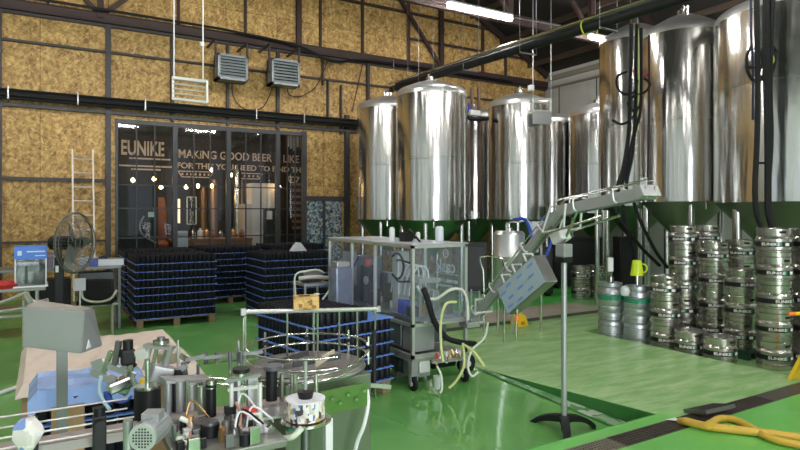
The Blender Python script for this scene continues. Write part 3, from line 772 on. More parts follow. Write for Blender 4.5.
hose_drop('hose_bundle', [
 (.036, [(757,-25),(757,40),(758,90),(757,140),(755,190),(757,215),(764,232)], FOAM),
 (.045, [(767,-25),(766,30),(767,90),(768,150),(768,190),(769,215),(776,236)], FOAM),
 (.034, [(774,-25),(771,40),(770,90),(771,140),(767,200)], FOAM),
 (.018, [(751,-25),(751,30),(753,60),(753,120)], mat('violet_pipe',(.03,.028,.05),.3,.4)),
 (.022, [(752,46),(747,56),(748,72),(756,82),(764,74),(762,58)], RUBBER),
 (.022, [(758,50),(764,60),(758,74),(768,80),(774,66),(776,52)], RUBBER),
 (.020, [(745,66),(756,66),(766,44),(778,52)], RUBBER),
 (.016, [(754,163),(758,163),(764,163)], RUBBER),
 (.014, [(772,54),(774,64),(771,72)], LIME),
 (.016, [(770,28),(772,36),(770,44)], RED)], 'thick black hoses running down the huge right tank', 7.9)
hose_drop('hose_bundle', [
 (.030, [(622,196),(624,215),(630,240),(634,262)], RUBBER),
 (.028, [(632,196),(640,220),(655,250),(668,268)], RUBBER),
 (.028, [(610,200),(622,222),(640,246),(660,266)], RUBBER)], 'black hoses slanting down under the tall tank towards the kegs', 10.0)
for px, Z, lb in ((597,11.0,'left'),(607,11.2,'right')):
    a = P(px,213,Z); solo('drain_pipe', MB().cyl((a.x,a.y,0),(a.x,a.y,1.75),.045,12), STEEL, 'upright steel pipe left of the green-banded casks, %s of the pair' % lb, 'pipe')

# ================= KEGS =================
KR, KH = .187, .325
def make_keg():
    t = thing('beer_keg', '-', 'keg')
    prof = [(.150,.02),(.165,0),(.178,.004),(.180,.05),(.168,.058),(.168,.066),(.187,.085),(.187,.115),(.180,.12),(.180,.165),(.187,.17),(.187,.205),(.172,.225),(.166,.235),(.178,.243),(.180,.318),(.172,.326),(.164,.32),(.164,.25),(.06,.27),(0,.27)]
    b = MB().lathe(prof, (0,0,0), 28); b.lathe([(0,.018),(.150,.02)], (0,0,0), 28)
    obj('body', b, KEG, t, world=False)
    obj('label_band', MB().lathe([(.181,.115),(.1895,.118),(.1895,.168),(.181,.171)], (0,0,0), 28), BLACK, t, world=False)
    lb = t.children if False else [c for c in C.objects if c.parent == t and c.name.startswith('label_band')][0]
    for a in (0, PI):
        b = MB(); b.text('EUNIKE', .045, .0008, Matrix.Translation((0,0,.142)), sx=1.25, wrap=(.1905, a-.35), bold=.001)
        obj('lettering', b, PALE, lb, world=False)
        b = MB(); b.lathe([(.1895,.126),(.1912,.128),(.1912,.158),(.1895,.160)], (0,0,0), 5, a0=a+.45, a1=a+.72)
        obj('logo_patch', b, PALE, lb, world=False)
        b = MB(); b.lathe([(.1895,.124),(.1908,.126),(.1908,.160),(.1895,.162)], (0,0,0), 4, a0=a+.08, a1=a+.26)
        obj('green_mark', b, GREENB, lb, world=False)
    for a in (.12, .12+PI):
        b = MB(); b.lathe([(.179,.268),(.1825,.272),(.1825,.292),(.179,.296)], (0,0,0), 6, a0=a, a1=a+.42)
        obj('handle_slot', b, BLACK, t, world=False)
    obj('valve', MB().lathe([(0,.30),(.028,.30),(.03,.26),(.03,.25)], (0,0,0), 14), DSTEEL, t, world=False)
    return t
proto = make_keg(); first = [True]
def keg(x, y, z, rz, label, group):
    global proto
    if first[0]:
        proto.location = (x,y,z); proto.rotation_euler = (0,0,rz); proto['label'] = label; proto['group'] = group; first[0] = False; return proto
    return dup(proto, (x,y,z), rz, label, group)
ORD = ['bottom', 'second from the floor', 'third from the floor', 'fourth from the floor', 'top']
def kstack(px, Z, n, z0, where, group):
    c = P(px, 213, Z)
    for k in range(n):
        o_ = 'top' if k == n-1 else ORD[k] if k else 'bottom'
        rz = -2.2+random.uniform(-.5,.5)+random.choice((0, PI))
        keg(c.x+random.uniform(-.006,.006), c.y+random.uniform(-.006,.006), z0+k*KH, rz, 'steel keg, %s in %s' % (o_, where), group)
kstack(665.5, 7.9, 3, -.1, 'the low stack beside the green-banded casks', 'kegs in the low left stack')
kstack(683.5, 8.26, 5, -.1, 'the tall stack behind the low left one', 'kegs in the tall left stack')
kstack(706, 8.7, 5, -.1, 'the rearmost stack', 'kegs in the rearmost stack')
kstack(713.5, 7.95, 4, .02, 'the middle stack behind the two loose kegs', 'kegs in the middle stack')
kstack(741, 7.5, 3, .02, 'the lower stack left of the tall front tower', 'kegs in the lower stack')
kstack(739.5, 8.5, 4, .02, 'the stack hidden behind the lower one', 'kegs in the hidden stack')
kstack(774, 6.93, 5, -.1, 'the tall front tower by the floor sign', 'kegs in the front tower')
kstack(810, 6.93, 5, -.1, 'the tower cut off by the right edge', 'kegs in the right edge tower')
c = P(690, 213, 7.5); keg(c.x, c.y, -.1, -2.4, 'loose steel keg on the floor, the left one of two before the stacks', 'loose kegs')
c = P(720, 213, 7.15); keg(c.x, c.y, -.1, -2.1, 'loose steel keg on the floor, the right one of two before the stacks', 'loose kegs')
c = AX(583, 262, 8.6); 
for i, (px, Z) in enumerate(((581,11.8),(596,12.0))):
    c = P(px, 213, Z); 
    for k in range(2): keg(c.x, c.y, k*KH, -2.0, '%s keg of the %s pair in the shade under the tanks' % (('lower','upper')[k], ('left','right')[i]), 'kegs under the tanks')
# plastic pallets under two stacks
for px, Z, lb in ((713.5,7.95,'dark plastic pallet under the middle keg stack'),(741,7.5,'dark plastic pallet under the lower keg stack'),(739.5,8.5,'dark plastic pallet under the hidden keg stack')):
    c = P(px,213,Z); b = MB(); b.bb(c.x-.19,c.x+.19,c.y-.19,c.y+.19,-.02,.02)
    for dx in (-.15,0,.15): b.bb(c.x+dx-.03,c.x+dx+.03,c.y-.19,c.y+.19,-.1,-.02)
    solo('plastic_pallet', b, mat('dark_green_plastic',(.02,.07,.05),.5), lb, 'pallet')

# green-banded casks with couplers
def cask(px, Z, z0, h, band, label, loc=None):
    c = P(px, 213, Z); r = .172
    t = thing('metal_cask', label, 'cask', (c.x, c.y, z0))
    pr = [(0,0.01),(.15,.01),(.155,0),(r,.01),(r-.002,.05),(r-.012,.06),(r,.08),(r,h*.3),(r-.012,h*.33),(r,h*.37),(r,h*.62),(r-.01,h*.65),(r,h*.68),(r-.006,h*.8),(r-.03,h*.86),(r-.012,h*.9),(r-.012,h),(r-.03,h),(r-.03,h-.05),(0,h-.04)]
    obj('body', MB().lathe(pr, (c.x,c.y,z0), 28), CASKM, t)
    if band:
        obj('green_band', MB().lathe([(r,h*.50),(r+.003,h*.505),(r+.003,h*.635),(r,h*.64)], (c.x,c.y,z0), 28), GREENB, t)
    return t, c
cask(610.5, 8.42, -.1, .35, False, 'plain ringed cask on the floor under the left green-banded one')
tt, c1 = cask(610.5, 8.42, .25, .47, True, 'dented cask with green band topped by a white tap handle')
cask(637, 8.2, -.1, .35, False, 'plain ringed cask on the floor under the right green-banded one')
tt2, c2 = cask(637, 8.2, .25, .45, True, 'cask with green band topped by a lime yellow beaker')
t = thing('keg_coupler', 'keg coupler with white upright handle on the left banded cask', 'coupler', (c1.x,c1.y,.68))
obj('coupler_body', MB().cyl((c1.x,c1.y,.68),(c1.x,c1.y,.80),.04,12).cyl((c1.x,c1.y,.80),(c1.x,c1.y,.88),.015,8), STEEL, t)
obj('handle', MB().box((c1.x,c1.y,.97),(.075,.04,.20),rz=-.5,bev=.012), WHITE, t)
t = thing('lime_beaker', 'lime yellow beaker upside down on a rod over the right banded cask', 'beaker', (c2.x,c2.y,.66))
obj('rod', MB().cyl((c2.x,c2.y,.655),(c2.x,c2.y,.86),.018,10), STEEL, t)
obj('cup', MB().lathe([(.085,.84),(.088,.84),(.060,1.04),(.05,1.05),(0,1.05)], (c2.x,c2.y,0), 20), LIME, t)
obj('cup_handle', MB().tube([(c2.x+.07,c2.y-.03,1.0),(c2.x+.12,c2.y-.06,.97),(c2.x+.12,c2.y-.06,.90),(c2.x+.08,c2.y-.04,.88)], .010, 6), LIME, t)
q = P(625,291,8.05); solo('tied_bag', MB().lathe([(0,-.07),(.05,-.06),(.065,0),(.05,.05),(.02,.07),(0,.07)], q, 10), mat('pale_plastic',(.66,.70,.72),.3), 'small pale plastic bag tied between the two green-banded casks', 'bag')

# ================= CAN PALLETS =================
CR, CH = .033, .116
def can_verts(x, y, z, seg=8, h=CH):
    return x, y, z
def add_can(b, x, y, z, seg=8):
    b.lathe([(CR*.85,z),(CR,z+.008),(CR,z+CH-.018),(CR*.86,z+CH-.004),(CR*.80,z+CH-.004),(CR*.78,z+CH-.010),(0,z+CH-.010)], (x,y,0), seg)
allcans = MB(); ind = []
cb = MB(); add_can(cb, 0, 0, 0, 12); can_me = cb.mesh('drink_can'); can_me.materials.append(CANM)
def can_pallet(cx, cy, rz, w, d, n, label, top_full=True, ring=1, near=False, extra=None, exposed=None, z0=0.0, lowz=0):
    t = thing('can_pallet', label, 'pallet', (cx, cy, z0), rz, group=None)
    M = Matrix.Translation((cx,cy,z0)) @ Matrix.Rotation(rz,4,'Z')
    b = MB()
    for k in range(5): b.box((0, -d/2+.05+(d-.1)*k/4, .115), (w, .09, .022))
    for x in (-w/2+.06, 0, w/2-.06):
        for y in (-d/2+.05, 0, d/2-.05): b.box((x,y,.062),(.09,.09,.084))
        b.box((x,0,.011),(.09,d,.02))
    p = obj('wooden_base', b, WOOD, t, world=False)
    for k in range(n+1):
        if k == n and not exposed: break
        zz = .126+k*CH
        obj('tier_sheet', MB().box((0,0,zz+.004),(w+.03,d+.03,.008 if not near else .009)), BLUES, t, world=False)
    nx_, ny_ = int(w/(2*CR)), int(d/(2*CR))
    for k in range(n+(1 if extra else 0)):
        z = .135+k*CH
        for i in range(nx_):
            for j in range(ny_):
                x = -w/2+w*(i+.5)/nx_; y = -d/2+d*(j+.5)/ny_
                if extra and k == n and not extra(x, y): continue
                topl = (k == n-1 and not extra) or (k == n) or (extra and k == n-1)
                edge = i < ring or j < ring or i >= nx_-ring
                if not (topl or edge): continue
                if j >= ny_-ring and not topl and j != ny_-1: continue
                wp = M @ Vector((x,y,z+.0))
                if near and (i == 0 or j == 0 or (k == n and (j < 2 or i < 2))) and k >= lowz:
                    ind.append((wp, rz))
                else: add_can(allcans, wp.x, wp.y, wp.z, 7)
    if near is False or True:
        # card core hidden inside keeps the stack solid
        pass
    return t
can_pallet(1.75, 9.97, 0, 1.16, 1.0, 8, 'tall stack of black cans with blue sheets, front left on the green floor')
can_pallet(1.75, 11.3, 0, 1.16, 1.0, 8, 'stack of black cans directly behind the front left one')
can_pallet(3.05, 11.8, 0, 1.16, 1.0, 8, 'stack of black cans in the gap between the front left and middle ones')
can_pallet(3.56, 9.60, 0, 1.16, 1.0, 8, 'tall stack of black cans in the middle, carrying a small white tent card')
can_pallet(4.45, 11.9, 0, 1.16, 1.0, 8, 'stack of black cans farthest back, below the sticker board')
rr_ = math.radians(10.5); Fp = Vector((1.98, 4.73)); ex = Vector((math.cos(rr_), math.sin(rr_))); ey = Vector((-math.sin(rr_), math.cos(rr_)))
cc = Fp+ex*.44+ey*.5
can_pallet(cc.x, cc.y, rr_, .88, 1.0, 5, 'part-used stack of black cans with bright blue sheets by the rotary table', near=True, extra=lambda x, y: x < .18, exposed=True)
can_pallet(.21, 3.42, 0, .50, .40, 6, 'low stack of black cans under blue film behind the conveyor', near=False)
# individuals
def camdist(p): return (p[0].x**2+p[0].y**2)
ind.sort(key=camdist)
for k, (wp, rz) in enumerate(ind):
    if k >= 300: add_can(allcans, wp.x, wp.y, wp.z, 7); continue
    o = bpy.data.objects.new('drink_can', can_me); C.objects.link(o); o.location = wp
    tag(o, 'black unprinted drink can in the part-used stack by the rotary table', 'can', 'cans in the part-used stack')
allo = solo('drink_cans', allcans, CANM, 'black unprinted cans massed in the stacks on pallets', 'can', kind='stuff')
# blue film over the low stack
b = MB(); n = 14; V = []; Fc = []
for i in range(n+1):
    for j in range(7):
        x = -.06+.54*i/n; y = 3.19+.44*j/6; z = .860+.006*math.sin(i*.9+j)+.004*math.sin(j*2.3)
        if j == 0: z -= .07
        if i in (0, n): z -= .05
        V.append((x,y,z))
for i in range(n):
    for j in range(6): a = i*7+j; Fc.append((a,a+7,a+8,a+1))
b.poly(V, Fc); o = solo('blue_film', b, mat('blue_sheet_film', (.32,.48,.86), .25, vary=.12, vscale=5), 'wrinkled blue film lying over the low stack behind the conveyor', 'film')
sm = o.modifiers.new('s', 'SOLIDIFY'); sm.thickness = .003
solo('cardboard_sheet', MB().bb(.035,.17,3.175,3.19,0,.80), CARD, 'brown cardboard sheet standing against the filmed low stack', 'sheet')
# tent card
c = P(302,256,9.2); z0 = .135+8*CH
b = MB(); b.prism([(-.13,0),(.13,0),(.02,.14),(-.02,.14)], -.08, .08)
o = solo('tent_card', b, mat('card_white',(.85,.87,.93),.6), 'small white folded card standing on the middle can stack', 'card'); o.location = (3.68, 9.45, z0)
# wrapped stack
t = thing('wrapped_pallet', 'pallet of cardboard cartons under crumpled pale film, left of the conveyor', 'pallet', (.36, 4.47, 0))
obj('cartons', MB().bb(-.10,.83,3.84,5.10,.13,.74,bev=.01), CARD, t)
b = MB()
for y in (3.9,4.47,5.04): b.bb(-.1,.83,y-.05,y+.05,0,.10)
for x in (-.05,.36,.78): b.bb(x-.05,x+.05,3.84,5.1,.10,.13)
obj('wooden_base', b, WOOD, t)
b = MB(); n, m_ = 26, 30; V = []; Fc = []
for i in range(n+1):
    for j in range(m_+1):
        x = -.13+1.0*i/n; y = 3.80+1.34*j/m_
        z = .757+.004*math.sin(i*.5+j*.3)+.003*math.sin(i*1.9-j*.7)+random.uniform(-.0015,.0015)
        if i in (0, n) or j in (0, m_): z -= .06
        V.append((x,y,z))
for i in range(n):
    for j in range(m_): a = i*(m_+1)+j; Fc.append((a,a+m_+1,a+m_+2,a+1))
b.poly(V, Fc); fo = obj('film_cover', b, mat('pale_film', (.74,.63,.55), .35, vary=.10, vscale=5, bump=.2, bscale=7), t)
sm = fo.modifiers.new('s', 'SOLIDIFY'); sm.thickness = .003

# ================= CANNING MACHINE =================
MX0, MX1, MY0, MYm, MY1, MT = 3.02, 3.68, 4.80, 5.55, 6.75, 1.39
MILKY = glass_mat('frosted_panel', (.86,.89,.92), .05, .38)
t = thing('canning_machine', 'wheeled canning machine in clear guard panels beside the part-used can stack', 'machine', ((MX0+MX1)/2, (MY0+MY1)/2, 0))
zg = .62
for x in (MX0, MX1-.03):
    for y in (MY0, MYm, MY1-.03) + ((6.1,) if x == MX0 else ()):
        obj('post', MB().bb(x, x+.03, y, y+.03, .30, MT), ALU, t)
for x in (MX0, MX1-.03):
    obj('rail', MB().bb(x, x+.03, MY0, MY1, MT-.03, MT), ALU, t); obj('rail', MB().bb(x, x+.03, MY0, MY1, zg-.015, zg+.015), ALU, t)
for y in (MY0, MYm, MY1-.03):
    obj('rail', MB().bb(MX0, MX1, y, y+.03, MT-.03, MT), ALU, t)
obj('rail', MB().bb(MX0, MX1, MY0, MY0+.03, zg-.015, zg+.015), ALU, t)
obj('rail', MB().bb(MX0, MX0+.03, MY0, MY1, .30, .34), ALU, t); obj('rail', MB().bb(MX0, MX1, MY0, MY0+.03, .30, .34), ALU, t)
obj('guard_panel', MB().bb(MX0+.03, MX1-.03, MY0+.01, MY0+.016, zg+.015, MT-.03), CLEAR, t)
obj('guard_panel', MB().bb(MX0+.012, MX0+.018, MY0+.03, MYm, zg+.015, MT-.03), CLEAR, t)
obj('guard_panel', MB().bb(MX0+.012, MX0+.018, MYm+.03, 6.1, zg+.015, MT-.03), CLEAR, t)
obj('guard_panel', MB().bb(MX0+.012, MX0+.018, 6.13, MY1-.03, zg+.015, MT-.03), CLEAR, t)
gp = obj('guard_panel', MB().bb(MX1-.018, MX1-.012, MY0+.03, MYm, zg+.015, MT-.03), CLEAR, t)
obj('guard_panel', MB().bb(MX1-.018, MX1-.012, MYm+.03, MY1-.03, zg+.015, MT-.03), CLEAR, t)
obj('top_panel', MB().bb(MX0-.01, MX1+.01, MY0-.01, MYm+.01, MT, MT+.012), MILKY, t)
obj('top_panel', MB().bb(MX0-.01, MX1+.01, MYm+.02, MY1+.01, MT, MT+.012), MILKY, t)
# lettering on the outside of the far side panel, reads from the other side
LM = Matrix.Translation((MX1-.008, 5.17, 1.13)) @ Matrix.Rotation(PI/2, 4, 'Z') @ Matrix.Rotation(PI/2, 4, 'X')
b = MB(); b.text('cask', .20, .001, LM, bold=.003)
b.text('BREWING SYSTEMS', .05, .001, LM @ Matrix.Translation((.0,-.15,0)), bold=.001)
b.text('caskbrewing.com', .04, .001, LM @ Matrix.Translation((0,-.20,0)), bold=.0005)
b.box((MX1-.008, 5.17, 1.055), (.002,.42,.006))
b.lathe([(.03,0),(.03,.002),(.052,.002),(.052,0)], (MX1-.009, 5.17, 1.27), 20, R=Matrix.Rotation(PI/2,3,'Y'))
b.box((MX1-.008,5.17,1.27),(.002,.022,.022))
obj('lettering', b, mat('bright_white',(.95,.95,.95),.5), gp)
# bed, body and trays
obj('bed_plate', MB().bb(MX0+.04, MX1-.02, MY0+.04, MY1-.04, .66, .69), mat('bed_steel',(.42,.45,.50),.3,.9), t)
obj('lower_cabinet', MB().bb(MX0+.04, MX1-.06, MY0+.28, MY1-.05, .36, .60, bev=.01), mat('blue_grey_steel',(.16,.19,.24),.3,.6), t)
obj('side_cabinet', MB().bb(MX0+.05, MX0+.30, MY0+.06, MY0+.26, .35, .60, bev=.01), SATIN, t)
obj('drip_tray', MB().bb(MX0+.1, MX1+.10, MY0-.05, MY0+.25, .64, .66), SATIN, t)
# filler heads
for k in range(5):
    y = 5.0+.09*k; p = Vector((3.34,y,0))
    g = obj('filler_head', MB().cyl((p.x,p.y,.84),(p.x,p.y,1.04),.016,10), STEEL, t)
    obj('feed_tube', MB().tube([(p.x,p.y,1.04),(p.x-.02,p.y,1.14),(p.x-.10,p.y+.04,1.16),(p.x-.14,p.y+.1,1.02),(p.x-.16,p.y+.12,.86)], .008, 6), WHITE, g)
obj('filler_bridge', MB().bb(3.22,3.46,4.96,5.44,1.0,1.04), SATIN, t)
for y in (4.97,5.43): obj('bridge_post', MB().bb(3.2,3.23,y-.015,y+.015,.69,1.04), SATIN, t)
obj('tube_coil', MB().tube([(3.10,5.22+.13*math.cos(a),1.16+.13*math.sin(a)) for a in [k*PI/4 for k in range(1,8)]], .012, 8), RUBBER, t)
obj('tube_coil', MB().tube([(3.14,5.02,1.20),(3.12,5.2,1.22),(3.2,5.4,1.18),(3.3,5.5,1.05)], .010, 8), RUBBER, t)
obj('tube_coil', MB().tube([(3.14,5.02,1.02),(3.12,5.2,1.0),(3.2,5.4,1.0),(3.3,5.5,.95)], .010, 8), RUBBER, t)
obj('seamer_column', MB().bb(3.16,3.30,5.30,5.42,.69,1.30,bev=.01), mat('grey_white',(.60,.62,.62),.35,.4), t)
obj('red_cap', MB().lathe([(0,0),(.04,0),(.045,.03),(.03,.09),(0,.09)], (3.18,6.0,1.10), 14), RED, t)
obj('rinser_motor', MB().bb(3.12,3.26,5.93,6.07,.69,1.10,bev=.015), BLACK, t)
obj('gauge_wheel', MB().lathe([(.0,0),(.045,0),(.05,.01),(.045,.02),(0,.02)], (3.10,5.88,.95), 18, R=Matrix.Rotation(-PI/2,3,'Y')), SATIN, t)
obj('infeed_body', MB().bb(3.15,3.5,6.25,6.6,.69,1.18,bev=.015), mat('blue_grey_part',(.20,.24,.33),.35,.5), t)
obj('infeed_plate', MB().bb(3.10,3.14,6.2,6.5,.85,1.24), mat('pale_blue_grey',(.42,.46,.56),.3,.4), t)
for k in range(4):
    obj('air_hose', MB().tube([(3.12+.05*k,6.12+.12*k,1.2-.03*k),(3.08+.05*k,6.2+.1*k,1.02),(3.14,6.3+.05*k,.86),(3.3,6.35,.76)], .010, 6), (BLUEP, WHITE, RUBBER, mat('clear_blue',(.35,.45,.65),.3))[k], t)
for k in range(14):
    x = 3.08+.5*random.random(); y = 4.9+1.6*random.random(); h = .05+.12*random.random()
    obj('fitting', MB().cyl((x,y,.69),(x,y,.69+h),.012+.02*random.random(),10), random.choice((STEEL,STEEL,BLACK,BRASS,BLUEP,WHITE)), t)
for k, (x, y, sx__, sy__, h, m__) in enumerate(((3.10,4.92,.08,.10,.10,BLACK),(3.12,5.12,.07,.12,.14,BLUEP),(3.5,4.9,.10,.08,.12,DSTEEL),(3.52,5.2,.08,.16,.20,SATIN),(3.1,6.3,.06,.2,.25,DSTEEL),(3.12,5.75,.1,.1,.16,BLACK),(3.4,5.8,.12,.2,.22,DSTEEL),(3.55,6.2,.1,.2,.3,SATIN))):
    obj('drive_block', MB().box((x,y,.69+h/2),(sx__,sy__,h),bev=.006), m__, t)
# controls on top
for px, py0, py1, w, m_, nm in ((392,223,237,.06,WHITE,'white_canister'),(418,232,241,.05,WHITE,'white_canister'),(440,228,243,.09,mat('frost_white',(.70,.73,.80),.4),'white_canister'),(405,236,242,.05,BLACK,'regulator')):
    Z = 6.3; a = P(px, py0, Z); h = (py1-py0)/F*Z
    obj(nm, MB().lathe([(0,0),(w/2,0),(w/2,h*.85),(w*.3,h),(0,h)], (min(max(a.x,3.1),3.6), a.y, MT+.012), 14), m_, t)
obj('regulator', MB().bb(3.2,3.3,5.25,5.34,MT+.012,MT+.11), BLACK, t)
obj('hose_loop', MB().tube([(3.3,5.1,MT+.02),(3.28,5.2,MT+.10),(3.33,5.35,MT+.13),(3.4,5.4,MT+.02)], .012, 8), BLACK, t)
# base: frame, hoses, wheels
obj('base_frame', MB().bb(MX0, MX1, MY0, MY1, .27, .30), SATIN, t)
def wheel(x, y, r, z=0, w=.045, lab=None):
    g = obj('wheel', MB().lathe([(0,-w/2),(r*.75,-w/2),(r,-w/2+.01),(r,w/2-.01),(r*.75,w/2),(0,w/2)], (x,y,z+r), 22, R=Matrix.Rotation(PI/2,3,'Y')), RUBBER, t)
    obj('hub', MB().cyl((x-w/2-.006,y,z+r),(x+w/2+.006,y,z+r), r*.35, 12), WHITEMET, g)
    obj('caster_fork', MB().bb(x-.035,x+.035,y-.03,y+.03,z+2*r+.005,.27).bb(x-.04,x-.032,y-.02,y+.02,z+r,z+2*r+.02).bb(x+.032,x+.04,y-.02,y+.02,z+r,z+2*r+.02), SATIN, t)
for x, y in ((MX0+.03,MY0+.03),(MX1-.02,MY0+.03),(MX0+.03,MY1-.05),(MX1-.02,MY1-.05)):
    wheel(x, y, .07, z=-.008 if y < 5 else 0)
c = P(471, 366, 5.95)
g = obj('hand_wheel', MB().lathe([(.0,-.02),(.07,-.025),(.105,-.02),(.105,.02),(.07,.025),(0,.02)], (3.80,4.98,.13), 24, R=Matrix.Rotation(PI/2,3,'X')), RUBBER, t)
obj('hub', MB().cyl((3.80,4.94,.13),(3.80,5.03,.13),.035,14), WHITEMET, g)
obj('axle', MB().cyl((3.66,4.99,.285),(3.80,4.99,.13),.015,10), STEEL, t)
obj('outfeed_box', MB().bb(3.60,3.76,4.70,4.84,.56,.60), SATIN, t)
for x in (3.60,3.75):
    for y in (4.70,4.83): obj('post', MB().bb(x,x+.012,y,y+.012,.60,.92), ALU, t)
obj('outfeed_panel', MB().bb(3.60,3.76,4.70,4.704,.60,.92), CLEAR, t)
obj('drain_hose', MB().tube([(3.12,4.76,.98),(3.16,4.74,.86),(3.22,4.72,.66),(3.34,4.70,.50),(3.52,4.70,.43),(3.74,4.76,.38)], .028, 10), RUBBER, t, 'thick black hose')
obj('drain_hose', MB().tube([P(443,362,5.5),P(441,345,5.5),P(441,320,5.5),P(446,304,5.5),P(456,302,5.6)], .013, 8), TUBEY, t, 'yellowish clear hose')
obj('drain_hose', MB().tube([P(463,343,5.6),P(464,365,5.6),P(457,380,5.6),P(449,388,5.6)], .012, 8), TUBEY, t, 'yellowish clear hose')
obj('drain_hose', MB().tube([P(464,345,5.6),P(474,352,5.5),P(484,366,5.5)], .014, 8), TUBEY, t, 'yellowish clear hose')
obj('drain_hose', MB().tube([P(437,366,5.55),P(441,375,5.55),P(442,388,5.55),P(440,393,5.55)], .010, 8), TUBEW, t, 'clear hose')
obj('drain_hose', MB().tube([P(417,286,5.75),P(424,296,5.75),P(436,299,5.75),P(450,290,5.7),P(462,290,5.8),P(467,300,5.8),P(468,320,5.8)], .014, 8), TUBEW, t, 'clear hose')
obj('drain_hose', MB().tube([P(488,322,5.9),P(484,338,5.9),P(472,350,5.8),P(468,366,5.7),P(472,376,5.7),P(478,372,5.75)], .011, 8), TUBEW, t, 'clear hose')
for k in range(9):
    q = P(438+3.2*k, 358+random.uniform(-5,5), 5.55+.02*k)
    obj('valve_fitting', MB().cyl(q, q+Vector((random.uniform(-.03,.03),.02,random.uniform(.02,.06))), .014, 8), random.choice((BRASS,BRASS,STEEL,RED)), t)
obj('manifold', MB().beam(P(432,362,5.6), P(466,358,5.8), .03, .03), SATIN, t)
obj('pump_block', MB().bb(3.07,3.27,4.86,5.05,.10,.27,bev=.01), SATIN, t)
obj('pump_motor', MB().cyl((3.35,4.95,.20),(3.60,4.95,.20),.065,18), BLACK, t)
obj('valve_block', MB().bb(3.10,3.22,4.79,4.85,.16,.27,bev=.01), WHITEMET, t)
for k in range(8):
    obj('valve_fitting', MB().cyl((3.30+.04*k,4.80,.22+.03*(k%3)),(3.30+.04*k,4.80,.30+.03*(k%2)),.014,8), (BRASS,STEEL,BRASS,WHITE)[k%4], t)
obj('waste_cup', MB().lathe([(0,0),(.03,0),(.04,.12),(.037,.12),(.028,.01),(0,.01)], (3.24,4.70,.02), 16), mat('cup_clear',(.55,.62,.58),.2), t)

# parts to the left of canning machine: robot-like hose head
t = thing('air_compressor', 'dark compressor lying under the canning machine', 'compressor', (3.3,5.6,.02))
obj('vessel', MB().lathe([(0,-.55),(.06,-.54),(.11,-.50),(.11,.50),(.06,.54),(0,.55)], (3.22,5.7,.15), 20, R=Matrix.Rotation(PI/2,3,'X')), mat('vessel_dark',(.05,.07,.09),.35,.3), t)
obj('foot', MB().bb(3.14,3.30,5.3,5.34,0,.06), DSTEEL, t); obj('foot', MB().bb(3.14,3.30,6.06,6.10,0,.06), DSTEEL, t)
t.location.z = 0
for ch in KIDS(t): ch.data.transform(Matrix.Translation((0,0,.02)))
t = thing('hose_trolley', 'small dark trolley with pale hoses left of the canning machine', 'trolley', (2.75, 6.6, 0))
b = MB(); 
for x in (2.6,2.9):
    for y in (6.45,6.8): b.cyl((x,y,0),(x,y,.86),.015,8)
b.bb(2.58,2.92,6.43,6.82,.85,.88)
obj('frame', b, SATIN, t)
obj('motor', MB().cyl((2.62,6.62,.95),(2.86,6.62,.95),.07,16), DSTEEL, t)
obj('hose', MB().tube([(2.9,6.6,.98),(2.78,6.5,1.03),(2.62,6.45,1.03),(2.50,6.5,.98),(2.50,6.5,.75),(2.52,6.5,.45)], .011, 8), TUBEW, t)
obj('hose', MB().tube([(2.9,6.5,.93),(2.7,6.42,.96),(2.52,6.45,.95)], .022, 8), mat('cream_hose',(.6,.58,.5),.4), t)
obj('hose', MB().tube([(2.9,6.4,.95),(2.84,6.3,.82),(2.72,6.3,.68)], .012, 8), TUBEW, t)
t = thing('wrapped_motor', 'bluish film-wrapped upright unit left of the clear panels', 'unit', (2.86,6.05,0))
obj('body', MB().bb(2.76,2.96,5.95,6.15,.0,1.10,bev=.02), mat('wrap_blue_grey',(.20,.23,.32),.25,.2,vary=.5,vscale=9), t)
obj('cap', MB().bb(2.78,2.94,5.97,6.13,1.10,1.16,bev=.01), SATIN, t)

# ================= CONVEYOR =================
t = thing('inclined_conveyor', 'steel inclined conveyor climbing from the canning machine on a single pole', 'conveyor', (3.72, 3.54, -.1))
cxv = 3.72; W2 = .052
A_ = Vector((cxv, 4.72, .66)); B_ = P(558, 212, 1); 
B_ = AX(561, 211, cxv); B_.x = cxv; E_ = AX(651, 192, cxv)
B_ = Vector((cxv, B_.y, B_.z)); E_ = Vector((cxv, E_.y, E_.z))
for s in (-1, 1):
    for a, c_ in ((A_, B_), (B_, E_)):
        o_ = Vector((s*W2,0,0)); obj('side_rail', MB().beam(a+o_, c_+o_, .008, .055 if c_ is B_ else .085), SATIN, t)
obj('belt', MB().beam(A_+Vector((0,0,.0)), B_+Vector((0,0,.0)), .09, .012), mat('belt_grey',(.34,.35,.33),.5), t)
obj('belt', MB().beam(B_, E_, .09, .012), mat('belt_grey',(.34,.35,.33),.5), t)
for a, c_ in ((A_, B_), (B_, E_)):
    up = Vector((0,0,.09))
    for s in (-1, 1): obj('guide_rail', MB().tube([a+up+Vector((s*.04,0,0)), c_+up+Vector((s*.04,0,0))], .006, 8, sm=1), STEEL, t)
def cbrk(tt, a, c_, big=1.0):
    p = a.lerp(c_, tt); 
    d = (c_-a).normalized(); n = Vector((0,-d.z,d.y)) if d.y < 0 else Vector((0,d.z,-d.y)); n = Vector((0, d.z*-1, d.y*1)); n = n if n.z > 0 else -n
    for s in (-1, 1):
        q = p+Vector((s*(W2+.006),0,0))
        b = MB().tube([q-n*.035, q-n*.015+Vector((s*.025,0,0)), q+n*.05+Vector((s*.025,0,0)), q+n*.07, q+n*.07+Vector((-s*.03,0,0))], .007, 8, sm=3)
        obj('bracket', b, WHITEMET, t)
for k in (.06, .3, .5, .68, .86): cbrk(k, A_, B_)
for k in (.25, .7): cbrk(k, B_, E_)
